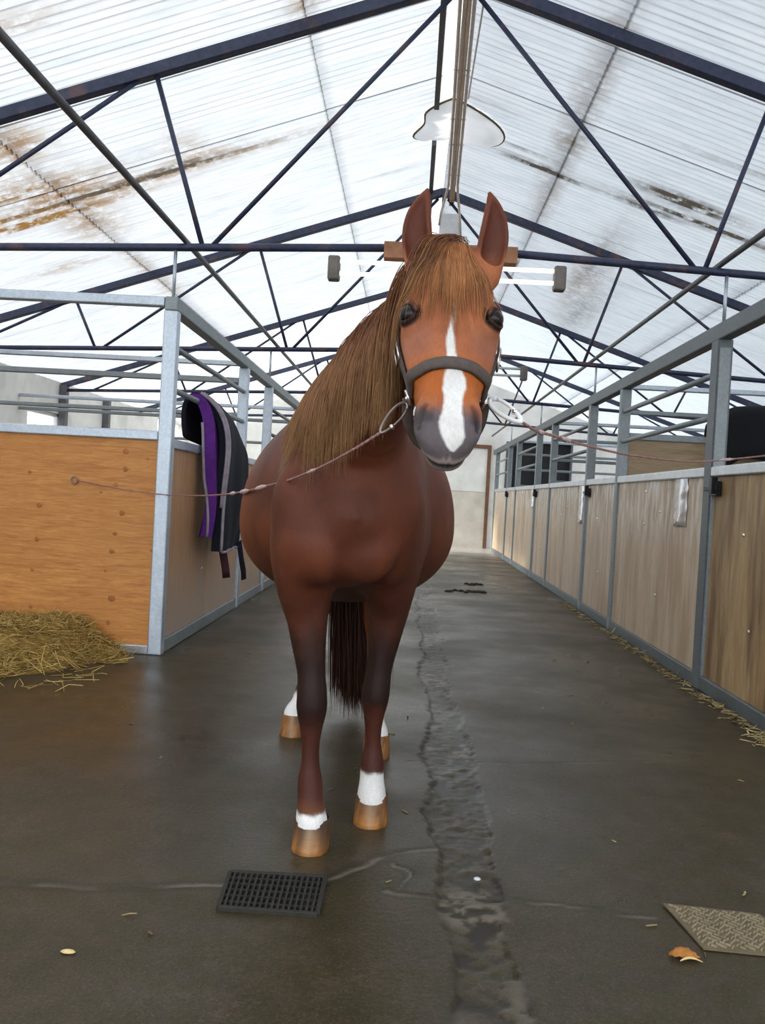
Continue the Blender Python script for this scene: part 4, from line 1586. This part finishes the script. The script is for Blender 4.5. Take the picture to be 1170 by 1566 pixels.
BODY_OPS = NECK_OPS
ALL_HEAD = NECK_OPS + [o for o in OPS[HEAD_FROM:] if o[0] == '+']
nm_ = 4200
t = .98 * rng.random(nm_) ** .85
idxs = t * (len(CREST) - 1)
i0 = np.clip(idxs.astype(int), 0, len(CREST) - 2)
rt = CREST[i0] + (CREST[i0 + 1] - CREST[i0]) * (idxs - i0)[:, None]
rt = rt + rng.normal(0, 1, (nm_, 3)) * V(.010, .006, .004)
rt = snap(rt, BODY_OPS, .001)
vel = np.tile(V(-.8, -.05, .05), (nm_, 1)) + rng.normal(0, .10, (nm_, 3))
clump = vnoise(np.stack([t * 34, t * 0, t * 0], 1), 91)
ln = .22 + .12 * rng.random(nm_) + .16 * clump + .06 * np.sin(t * math.pi)
ln = np.where(t < .25, ln * .8, ln)
strands('mane', rt, vel, ln, 20, V(.02, -.03, -1), .004 + .011 * rng.random(nm_), ALL_HEAD, .0008 + .0006 * rng.random(nm_),
        hair_col(srgb(112, 68, 48), srgb(156, 104, 68), srgb(200, 154, 102)), horse, .04)
# forelock
nf = 1350
ft = rng.random(nf) ** 1.4
fx_ = np.clip(rng.normal(0, 1, nf), -2, 2) * (.019 + .012 * ft)
rt = np.array([H(a_, -.095 + .22 * b_, .06) for a_, b_ in zip(fx_, ft)])
rt = snap(rt, ALL_HEAD, .001)
sx = np.clip(fx_ / .045, -1.2, 1.2)
vel = np.stack([sx * .42 + rng.normal(0, .09, nf), -.62 + rng.normal(0, .08, nf), -.5 + rng.normal(0, .08, nf)], 1)
ln = .05 + .18 * rng.random(nf) ** 1.2 - .02 * np.abs(sx)
strands('forelock', rt, vel, ln, 14, V(0, -.06, -.9), .001 + .005 * rng.random(nf), ALL_HEAD, .0005 + .0004 * rng.random(nf),
        hair_col(srgb(158, 98, 62), srgb(204, 140, 88), srgb(210, 148, 96)), horse, .05)
# tail
nt_ = 1100
rt = np.stack([-.282 + rng.normal(0, .034, nt_), 3.955 + rng.normal(0, .01, nt_), 1.22 + rng.normal(0, .05, nt_)], 1)
vel = np.stack([np.clip(rng.normal(0, .16, nt_), -.3, .3) + .10, .7 + rng.normal(0, .1, nt_), -.6 + rng.normal(0, .1, nt_)], 1)
ln = 1.08 + .12 * rng.random(nt_)
TAIL_OPS = OPS[:1]
strands('tail', rt, vel, ln, 22, V(.05, .0, -1), .01 + .03 * rng.random(nt_), TAIL_OPS, .0028 + .002 * rng.random(nt_),
        hair_col(srgb(34, 20, 16), srgb(66, 38, 26), srgb(80, 48, 32)), horse, .03)
# ------------------------------------------------------------------ halter, clips and the two tie cords
FACE_OPS = NECK_OPS[-1:] + [o for o in OPS[HEAD_FROM:] if o[0] == '+']


def skin_point(t, deg, off=.004, nc=-.03):
    """point on the head's skin in the cross section at t, deg degrees round from the front of the face"""
    c = H(0, t, nc)
    d = HX * math.sin(math.radians(deg)) + HN * math.cos(math.radians(deg))
    lo, hi = 0.0, .26
    r = np.linspace(lo, hi, 60)
    f = sdf(c + d * r[:, None], FACE_OPS)
    i = int(np.argmax(f > 0))
    i = max(i, 1)
    rr = r[i - 1] + (r[i] - r[i - 1]) * (-f[i - 1]) / (f[i] - f[i - 1] + 1e-9)
    return c + d * (rr + off)


def skin_normals(pts):
    return sdf_grad(np.array(pts), FACE_OPS)


halter = tag(empty('halter', tuple(H(0, .62, 0))), 'brown grey webbing halter on the horse head with a padded noseband', 'halter')
nose = [skin_point(.662 + .035 * (abs(a) / 104) ** 1.5, a, .006) for a in np.linspace(-104, 104, 41)]
MB().ribbon(nose, skin_normals(nose), .030, .011).build('noseband', MAT['leather'], halter, smooth_=True)
RING = {}
for s in (-1, 1):
    ring = skin_point(.70, s * 107, .012)
    RING[s] = ring
    n_ = skin_normals([ring])[0]
    tz = nrm(np.cross(n_, HX if abs(n_ @ HX) < .8 else HD))
    ty = np.cross(n_, tz)
    MB().tube([ring + (tz * math.cos(a) + ty * math.sin(a)) * .017 for a in np.linspace(0, 2 * math.pi, 21)[:-1]], .0033, 8, closed=True).build('ring', MAT['chrome'], halter, smooth_=True)
    e = nose[0] if s < 0 else nose[-1]
    MB().tube([e, (e + ring) / 2 + n_ * .006, ring - (ring - e) * .1], .006, 8, flat=.6).build('keeper', MAT['chrome'], halter, smooth_=True)
    cheek = [ring] + [skin_point(t, s * a, .006) for t, a in ((.64, 103), (.56, 101), (.46, 101), (.36, 103), (.27, 106), (.18, 110), (.10, 112))]
    cheek = list(catmull(cheek, 4))
    MB().ribbon(cheek, skin_normals(cheek), .029, .006).build('cheek_strap', MAT['leather'], halter, smooth_=True)
    bk = skin_point(.46, s * 101, .010)
    bn = skin_normals([bk])[0]
    q1, q2 = nrm(np.cross(bn, HX) if abs(bn @ HX) < .9 else HD), None
    q1 = nrm(HD - bn * (HD @ bn))
    q2 = np.cross(bn, q1)
    MB().tube([bk + q1 * u * .020 + q2 * v * .016 for u, v in ((-1, -1), (1, -1), (1, 1), (-1, 1))], .0028, 8, closed=True).build('buckle', MAT['chrome'], halter, smooth_=True)
# strap hanging loosely under the jaw between the rings
low = (RING[-1] + RING[1]) / 2 + V(.0, .05, -.105)
under = catmull([RING[-1], RING[-1] + V(.006, .025, -.055), low + V(-.040, 0, .004), low + V(.040, 0, .004), RING[1] + V(-.010, .025, -.055), RING[1]], 6)
MB().ribbon(under, [V(.0, -1, .25) for p in under], .026, .006).build('chin_strap', MAT['leather'], halter, smooth_=True)
crown = []
for a in np.linspace(-20, 200, 25):
    c, d = V(.073, 2.15, 1.535), V(math.cos(math.radians(a)), .05, math.sin(math.radians(a)))
    r = np.linspace(0, .24, 50)
    f = sdf(c + d * r[:, None], ALL_HEAD)
    i = max(1, int(np.argmax(f > 0)))
    crown.append(c + d * (r[i] + .003))
MB().ribbon(crown, sdf_grad(np.array(crown), ALL_HEAD), .024, .005).build('crown_strap', MAT['leather'], halter, smooth_=True)


def carabiner(a, b, r, mat, lab, side):
    """pear shaped snap link: wide end round the ring at a, narrow end at b"""
    a, b = np.array(a), np.array(b)
    d = nrm(b - a)
    s = nrm(np.cross(d, (0, 1, 0)))
    L = np.linalg.norm(b - a)
    pts = []
    for k in range(28):
        t = 2 * math.pi * k / 28
        u = (1 - math.cos(t)) / 2
        w = (.0165 * (1 - u) + .0095 * u) * math.sin(t)
        pts.append(a - d * .006 + d * u * (L + .006) + s * w * (1.0 if u < .9 else .95))
    t_ = tag(empty('carabiner', tuple(a)), lab, 'clip', 'clips on the halter rings')
    gate = pts[3:10]
    body = pts[9:] + pts[:4]
    MB().tube(body, r, 8).build('body', mat, t_, smooth_=True)
    MB().tube(gate, r * .8, 8).build('gate', mat, t_, smooth_=True)
    MB().lathe([(.0, -.006), (r * 1.6, -.005), (r * 1.6, .005), (0, .006)], pts[9], 12).build('hinge', MAT['chrome'], t_, smooth_=True)
    return pts[14]


LE = V(-.071, 1.885, 1.188)
RE = V(.226, 1.85, 1.224)
le = carabiner(RING[-1] + V(-.006, -.006, -.016), LE, .0032, MAT['old_metal'], 'tarnished clip joining the left tie cord to the halter', -1)
re_ = carabiner(RING[1] + V(.016, -.004, .004), RE, .0052, MAT['white_metal'], 'white clip joining the right tie cord to the halter', 1)


def cord(name, pts, r, mat, lab, knots, parent_cat):
    p = catmull(pts, 14)
    nrmz = np.linspace(0, 1, len(p))
    # two twisted plies
    t_ = tag(empty(name, tuple(p[0])), lab, parent_cat, 'tie cords')
    seg = np.concatenate([[0], np.cumsum(np.linalg.norm(np.diff(p, axis=0), axis=1))])
    fine = np.linspace(0, seg[-1], int(seg[-1] / .012))
    q = np.stack([np.interp(fine, seg, p[:, k]) for k in range(3)], 1)
    for ph in (0, math.pi):
        tw = []
        for i, c in enumerate(q):
            a = fine[i] * 150 + ph
            tw.append(c + V(math.cos(a) * .2, math.cos(a), math.sin(a)) * r * .55)
        MB().tube(tw, r * .62, 6).build('ply', mat, t_, smooth_=True)
    for u, ln, rr in knots:
        i = int(u * (len(q) - 1))
        j = min(len(q) - 1, max(i + 3, int(i + ln / .012)))
        seg_ = q[i:j]
        rad = [rr * (.35 + .65 * math.sin(math.pi * (k + .5) / len(seg_))) * (1 + .25 * math.sin(k * 2.4)) for k in range(len(seg_))]
        MB().tube(seg_, rad, 8).build('knot', MAT['rope_pale'], t_, smooth_=True)
    return t_


cord('tie_rope', [le, (-0.136, 1.98, 1.152), (-0.212, 2.17, 1.123), (-0.279, 2.33, 1.102), (-0.356, 2.49, 1.08), (-0.45, 2.72, 1.063), (-0.595, 3.1, 1.04), (-0.829, 3.75, 1.017), (-1.114, 4.5, 1.0), (-1.425, 5.215, .988), (-1.50, 5.212, .988), (-1.75, 5.262, 1.005), (-2.05, 5.275, 1.045)], .0036, MAT['rope'],
     'thin knotted pinkish cord from the halter across to the left steel post', [(.10, .10, .005), (.16, .14, .006), (.22, .20, .0075), (.29, .20, .008), (.36, .16, .007)], 'cord')
cord('tie_rope', [re_, (.281, 2.0, 1.219), (.361, 2.2, 1.224), (.459, 2.4, 1.223), (.687, 2.8, 1.226), (.975, 3.2, 1.238), (1.148, 3.4, 1.256), (1.519, 3.8, 1.316), (1.735, 3.985, 1.36)], .0038, MAT['rope'],
     'pinkish cord sagging from the white clip across to the right stalls', [(.07, .06, .006), (.16, .10, .007), (.72, .16, .006)], 'cord')
ring_ = tag(MB().tube([(-2.065 + .022 * math.cos(a), 5.2785, 1.045 + .022 * math.sin(a)) for a in np.linspace(0, 2 * math.pi, 17)[:-1]], .004, 8, closed=True).build('tie_ring', MAT['old_metal'], smooth_=True, origin=(-2.065, 5.2785, 1.045)), 'small tie ring on the orange plywood partition', 'ring')
# ------------------------------------------------------------------ rugs
def draped_rug():
    """a folded rug hanging over the rail bar of the first left stall front: its end faces the camera"""
    xb, zb = XL - .035, 1.66
    t = tag(empty('horse_rug', (xb, 6.35, .6)), 'purple and navy horse rug with grey binding hanging over the left stall rail', 'horse rug')

    def sheet(name, mat, y0, y1, x_out, thick, z_top, z_bot, taper=.0, wob=.012, seed=0, inner=False):
        ny, nz = 14, 26
        vs, fs = [], []
        for side in (0, 1):
            for j in range(nz):
                v = j / (nz - 1)
                for i in range(ny):
                    u = i / (ny - 1)
                    y = y0 + (y1 - y0) * u
                    z = z_top + (z_bot - z_top) * v
                    # shoulder: rolls over the bar at the top and falls away towards the far end
                    sh = math.exp(-v * 9)
                    drop = (.10 * u * u + .22 * max(0, u - .62) ** 1.5 * 2.2) * (1 - v) ** 3
                    x = x_out - sh * (x_out - xb) * .85
                    x += wob * math.sin(v * 7 + seed + u * 5) * (.3 + v) + wob * .7 * math.sin(u * 13 + seed) * v
                    x += .02 * math.sin(v * math.pi)
                    x -= taper * v
                    vs.append((x - side * thick, y + .01 * math.sin(v * 9 + seed), z - drop))
        idx = lambda s_, j, i: s_ * ny * nz + j * ny + i
        for j in range(nz - 1):
            for i in range(ny - 1):
                fs.append((idx(0, j, i), idx(0, j + 1, i), idx(0, j + 1, i + 1), idx(0, j, i + 1)))
                fs.append((idx(1, j, i), idx(1, j, i + 1), idx(1, j + 1, i + 1), idx(1, j + 1, i)))
        for j in range(nz - 1):
            for i in (0, ny - 1):
                q = (idx(0, j, i), idx(0, j + 1, i), idx(1, j + 1, i), idx(1, j, i))
                fs.append(q if i else q[::-1])
        for i in range(ny - 1):
            for j in (0, nz - 1):
                q = (idx(0, j, i), idx(0, j, i + 1), idx(1, j, i + 1), idx(1, j, i))
                fs.append(q if j == 0 else q[::-1])
        o = MB().add(vs, fs).build(name, mat, t, smooth_=True)
        o.modifiers.new('edge', 'EDGE_SPLIT').split_angle = math.radians(50)
        return [vs[idx(0, j, 0)] for j in range(nz)], [vs[idx(1, j, 0)] for j in range(nz)], [vs[idx(0, nz - 1, i)] for i in range(ny)]
    # outer navy cloth, thick and soft
    a, b, bot = sheet('shell', MAT['navy'], 6.03, 6.72, -1.275, .075, 1.70, .60, .03)
    # purple lining fold just behind it, its edge turned towards the camera
    a2, b2, bot2 = sheet('lining', MAT['purple'], 5.985, 6.45, -1.372, .080, 1.69, .70, .0, .014, 2)
    MB().tube([(p[0] - .002, p[1] - .006, p[2]) for p in a], .011, 8).build('binding', MAT['rug_trim'], t, smooth_=True)
    MB().tube([(p[0] - .018, p[1] - .012, p[2]) for p in a[:19]], .012, 8).build('binding', MAT['rug_trim'], t, smooth_=True)
    MB().tube([(p[0] + .002, p[1], p[2] - .004) for p in bot], .010, 8).build('binding', MAT['rug_trim'], t, smooth_=True)
    MB().tube([(p[0] - .003 + (.05 * max(0, (k - 15) / 10)), p[1] - .005, p[2]) for k, p in enumerate(b2)][5:], .010, 8).build('binding', MAT['rug_trim'], t, smooth_=True)
    MB().ribbon([(-1.33, 6.2, .64), (-1.315, 6.21, .55), (-1.30, 6.22, .47), (-1.292, 6.23, .40)], [(.3, -1, 0)] * 4, .055, .006).build('strap', MAT['maroon'], t, smooth_=True)
    MB().ribbon([(-1.30, 6.68, .64), (-1.295, 6.78, .50), (-1.285, 6.84, .40), (-1.28, 6.85, .33)], [(1, -.6, 0)] * 4, .06, .006).build('strap', MAT['navy'], t, smooth_=True)
    # the part slung over the bar towards the stall
    vs, fs = [], []
    n = 9
    for j in range(n):
        v = j / (n - 1)
        for i in range(8):
            u = i / 7
            vs.append((xb - .02 - .09 * math.sin(v * 2.2) - .02 * math.sin(u * 6), 6.0 + .55 * u, 1.70 - .30 * v * v - .06 * u))
    for j in range(n - 1):
        for i in range(7):
            fs.append((j * 8 + i, j * 8 + i + 1, j * 8 + i + 9, j * 8 + i + 8))
    o = MB().add(vs, fs).build('folded_flap', MAT['navy'], t, smooth_=True)
    so = o.modifiers.new('thick', 'SOLIDIFY')
    so.thickness = .03


draped_rug()


def black_rug():
    t = tag(empty('horse_rug', (2.9, 7.65, 1.4)), 'black rug thrown over the tall tan right stall partition', 'horse rug')
    for s, nm in ((-1, 'front_fold'), (1, 'rear_fold')):
        vs, fs = [], []
        nu, nv = 16, 12
        for j in range(nv):
            v = j / (nv - 1)
            for i in range(nu):
                u = i / (nu - 1)
                top = 1.955 + .05 * math.sin(u * math.pi * .75) - .16 * max(0, .18 - u) * 3
                z = top - .46 * v * v - .02 * math.sin(u * 17) * v
                y = 7.65 + s * (.045 + .10 * (1 - math.exp(-v * 3)) + .02 * math.sin(u * 11 + j * .3)) * min(1, v * 4)
                vs.append((2.57 + 1.05 * u, y, z))
        for j in range(nv - 1):
            for i in range(nu - 1):
                fs.append((j * nu + i, j * nu + i + 1, (j + 1) * nu + i + 1, (j + 1) * nu + i))
        o = MB().add(vs, fs).build(nm, MAT['black_cloth'], t, smooth_=True)
        so = o.modifiers.new('thick', 'SOLIDIFY')
        so.thickness = .02


black_rug()


# ------------------------------------------------------------------ straw
def stalks(roots, dirs, length, width):
    """thin folded straw stalks: two crossing blades each"""
    n = len(roots)
    d = dirs / np.linalg.norm(dirs, axis=1, keepdims=True)
    s = np.cross(d, rng.normal(size=(n, 3)))
    s /= np.linalg.norm(s, axis=1, keepdims=True)
    u = np.cross(d, s)
    a = roots - d * length[:, None] / 2
    b = roots + d * length[:, None] / 2
    w = width[:, None]
    m = (a + b) / 2 + u * length[:, None] * rng.normal(0, .06, n)[:, None]
    vs, qs = [], []
    for k, e in enumerate((s, (s * -.5 + u * .87), (s * -.5 - u * .87))):
        vs += [a + e * w, m + e * w, b + e * w * .6]
    vs = np.stack(vs, 1)                                          # n,9,3: blade k, point p at 3k+p
    base = np.arange(n)[:, None] * 9
    for k in range(3):
        l = (k + 1) % 3
        for p in range(2):
            qs.append(np.stack([base[:, 0] + 3 * k + p, base[:, 0] + 3 * l + p, base[:, 0] + 3 * l + p + 1, base[:, 0] + 3 * k + p + 1], 1))
    return vs.reshape(-1, 3), np.concatenate(qs)


def straw_cols(n, dark, light):
    r = rng.random(n)[:, None]
    c = np.array(dark) + (np.array(light) - np.array(dark)) * r
    return np.repeat(c, 9, axis=0)


def straw_height(x, y):
    """bedding banked against the orange partition, thinning towards the aisle"""
    edge = -1.60 - .38 * smooth(5.22, 4.3, y)
    h = .19 * smooth(edge, edge - .55, x + (vnoise(np.stack([x * 5, y * 5, x * 0], 1), 3) - .5) * .25) * smooth(4.28, 4.75, y + (vnoise(np.stack([x * 4, y * 4, x * 0], 1), 4) - .5) * .35)
    h *= .72 + .5 * fbm(np.stack([x * 3, y * 3, x * 0], 1), 15, 3)
    return h


def bedding():
    xs, ys = np.linspace(-5.1, -1.55, 90), np.linspace(4.2, 5.28, 40)
    X, Y = np.meshgrid(xs, ys)
    x, y = X.ravel(), Y.ravel()
    z = straw_height(x, y)
    i = np.arange(len(x)).reshape(len(ys), len(xs))
    q = np.stack([i[:-1, :-1], i[:-1, 1:], i[1:, 1:], i[1:, :-1]], -1).reshape(-1, 4)
    q = q[(z[q].max(1) > .006)]
    o = mesh_np('straw_bedding', np.stack([x, y, z - .004], 1), q, MAT['straw_base'], None, (-3, 4.8, 0))
    tag(o, 'bank of yellow straw bedding against the orange plywood partition', 'straw', kind='stuff')
    n = 7000
    px = np.where(rng.random(n) < .8, rng.uniform(-3.2, -1.6, n), rng.uniform(-5.1, -3.2, n))
    py = rng.uniform(4.2, 5.27, n)
    h = straw_height(px, py)
    near = (h > .004) | (rng.random(n) < .05)
    px, py, h = px[near], py[near], h[near]
    n = len(px)
    di = rng.normal(size=(n, 3)) * V(1, .9, .35)
    r = np.stack([px, py, h + .012 * rng.random(n) + .006], 1)
    ln = .05 + .11 * rng.random(n)
    dz = np.abs(di[:, 2]) / np.linalg.norm(di, axis=1)
    r[:, 2] = np.maximum(r[:, 2], dz * ln / 2 + .004)
    vs, qs = stalks(r, di, ln, .0016 + .0012 * rng.random(n))
    st = mesh_np('stalks', vs, qs, MAT['straw_col'], o, (-3, 4.8, .1), cols={'coat': straw_cols(n, srgb(142, 108, 46), srgb(240, 208, 128))})
    st['kind'] = 'stuff'


bedding()


def litter(name, lab, n, gen, dark, light, ln0, ln1):
    r = gen(n)
    di = rng.normal(size=(n, 3)) * V(1, 1, .12)
    ln = ln0 + (ln1 - ln0) * rng.random(n)
    dz = np.abs(di[:, 2]) / np.linalg.norm(di, axis=1)
    r[:, 2] = dz * ln / 2 + .003 + r[:, 2]
    vs, qs = stalks(r, di, ln, .0018 + .0018 * rng.random(n))
    o = mesh_np(name, vs, qs, MAT['straw_col'], None, tuple(r.mean(0) * V(1, 1, 0)), cols={'coat': straw_cols(n, dark, light)})
    return tag(o, lab, 'straw', kind='stuff')


def gen_right(n):
    y = 4.0 + 5.5 * rng.random(n) ** 1.9
    x = 1.765 - np.abs(rng.normal(0, .035, n)) - .05 * (vnoise(np.stack([y * 4, y * 0, y * 0], 1), 9) > .62) * rng.random(n)
    return np.stack([x, y, .012 * rng.random(n)], 1)


litter('straw_litter', 'loose straw swept along the foot of the right stalls', 520, gen_right, srgb(120, 98, 50), srgb(236, 214, 160), .02, .08)


def gen_floor(n):
    return np.stack([rng.uniform(-1.2, 1.5, n), rng.uniform(1.5, 8, n), rng.random(n) * 0], 1)


litter('straw_litter', 'few single straw bits scattered over the aisle concrete', 60, gen_floor, srgb(120, 100, 66), srgb(190, 170, 120), .012, .035)

# curl of bark or dried peel lying by the tread plate
bk = tag(empty('bark_curl', (.705, 2.055, .004)), 'curled orange piece of bark on the floor beside the tread plate', 'bark')
vs, fs = [], []
for i in range(14):
    u = i / 13
    for j in range(7):
        w = (j / 6 - .5)
        a = math.sin(u * math.pi)
        vs.append((.672 + .068 * u + .004 * math.sin(j * 2), 2.052 + w * .034 * (a * .9 + .1) + .012 * math.sin(u * 2.6) - .008 * u, .005 + .020 * a * (1 - (2 * w) ** 2 * .8) * (1 - .5 * u) + .002 * math.sin(i * 2.1 + j)))
for i in range(13):
    for j in range(6):
        fs.append((i * 7 + j, i * 7 + j + 1, i * 7 + j + 8, i * 7 + j + 7))
o = MB().add(vs, fs).build('bark', MAT['bark'], bk, smooth_=True)
o.modifiers.new('thick', 'SOLIDIFY').thickness = .003
MB().tube([(.690 + .052 * u, 2.036 + .012 * math.sin(u * 3) - .006, .006 + .003 * math.sin(u * 3.1)) for u in np.linspace(0, 1, 9)], [.0012, .002, .0028, .003, .003, .0028, .002, .0016, .001], 8).build('pale_edge', MAT['bark_pale'], bk, smooth_=True)
# pale chips
for k, (x, y, lab) in enumerate([(-.70, 1.885, 'pale straw chip on the dark floor at lower left'), (.245, 2.40, 'small white stone chip at the edge of the broken channel')]):
    ch = MB().lathe([(.0, 0), (.012, .001), (.015, .005), (.010, .010), (0, .0115)], (x, y, .002), 9, 1.5 if k == 0 else .9, .7 if k == 0 else .8).build('floor_chip', MAT['bark_pale'] if k == 0 else MAT['white_paint'], smooth_=True, origin=(x, y, .002))
    ch.scale = (.8, .8, .6)
    tag(ch, lab, 'chip')
# dried dung scraps down the aisle
for k, (x, y, lab) in enumerate([(.70, 10.05, 'long dark dung scrap far down the right side of the aisle'), (.90, 10.95, 'small dark dung scrap behind the longer one in the aisle')]):
    b = MB()
    for q in range(9 if k == 0 else 6):
        cx, cy = x + (q - 4) * (.055 if k == 0 else .035) + random.uniform(-.02, .02), y + random.uniform(-.1, .1)
        r = random.uniform(.025, .045)
        b.lathe([(0, 0), (r, .002), (r * .9, .012), (r * .5, .022), (0, .026)], (cx, cy, -.002), 9, 1.2, .9)
    o = b.build('dung_scrap', MAT['dung'], smooth_=True, origin=(x, y, 0))
    tag(o, lab, 'dung')

# ------------------------------------------------------------------ iron drain grate and tread plate in the floor
gr = tag(empty('drain_grate', (-.30, 2.235, 0)), 'dark iron drain grate set in the concrete before the front hooves', 'drain grate')
P0, P1, P2_, P3 = V(-.432, 2.335, .004), V(-.172, 2.343, .004), V(-.172, 2.131, .004), V(-.420, 2.133, .004)
ctr = (P0 + P1 + P2_ + P3) / 4
f = MB()
for a, b2 in ((P0, P1), (P1, P2_), (P2_, P3), (P3, P0)):
    f.bar(a, b2, .012, .014)
f.build('rim', MAT['iron'], gr, .002)
MB().add([P0 - V(0, 0, .004), P1 - V(0, 0, .004), P2_ - V(0, 0, .004), P3 - V(0, 0, .004)], [(3, 2, 1, 0)]).build('pit', MAT['dark_void'], gr)
for k in range(1, 17):
    u = k / 17
    a, b2 = P0 + (P1 - P0) * u, P3 + (P2_ - P3) * u
    MB().bar(a, b2, .0062, .010).build('slat', MAT['iron'], gr)
for k in range(1, 6):
    u = k / 6
    MB().bar(P0 + (P3 - P0) * u - V(0, 0, .001), P1 + (P2_ - P1) * u - V(0, 0, .001), .005, .009).build('cross_bar', MAT['iron'], gr)
pt = tag(empty('tread_plate', (.87, 2.2, 0)), 'worn raised tread pattern plate in the floor at lower right', 'floor plate')
Q = [V(.735, 2.325, .003), V(.98, 2.30, .003), V(1.02, 2.13, .003), V(.925, 2.085, .003), V(.765, 2.095, .003)]
top = [q + V(0, 0, .004) for q in Q]
MB().add(Q + top, [(9, 8, 7, 6, 5)] + [(i, (i + 1) % 5, 5 + (i + 1) % 5, 5 + i) for i in range(5)]).build('sheet', MAT['plate'], pt)
from mathutils.geometry import intersect_point_line
poly = [(q[0], q[1]) for q in Q]


def inside(x, y, m=.012):
    c = sum(q[0] for q in poly) / 5, sum(q[1] for q in poly) / 5
    for (x0, y0), (x1, y1) in zip(poly, poly[1:] + poly[:1]):
        cr_ = (x1 - x0) * (y - y0) - (y1 - y0) * (x - x0)
        if cr_ / math.hypot(x1 - x0, y1 - y0) > -m:
            return False
    return True


rb = MB()
for i in range(26):
    for j in range(14):
        x, y = .74 + i * .0115, 2.08 + j * .0185 + (i % 2) * .009
        x += .02 * (j % 2)
        a = math.radians(52 if (i // 3 + j) % 2 else -38)
        d = V(math.cos(a), math.sin(a), 0) * .0065
        if inside(x, y):
            rb.bar(V(x, y, .0078) - d, V(x, y, .0078) + d, .0040, .0055)
rb_ = rb.build('tread_pattern', MAT['plate_rib'], pt)
rb_['kind'] = 'stuff'
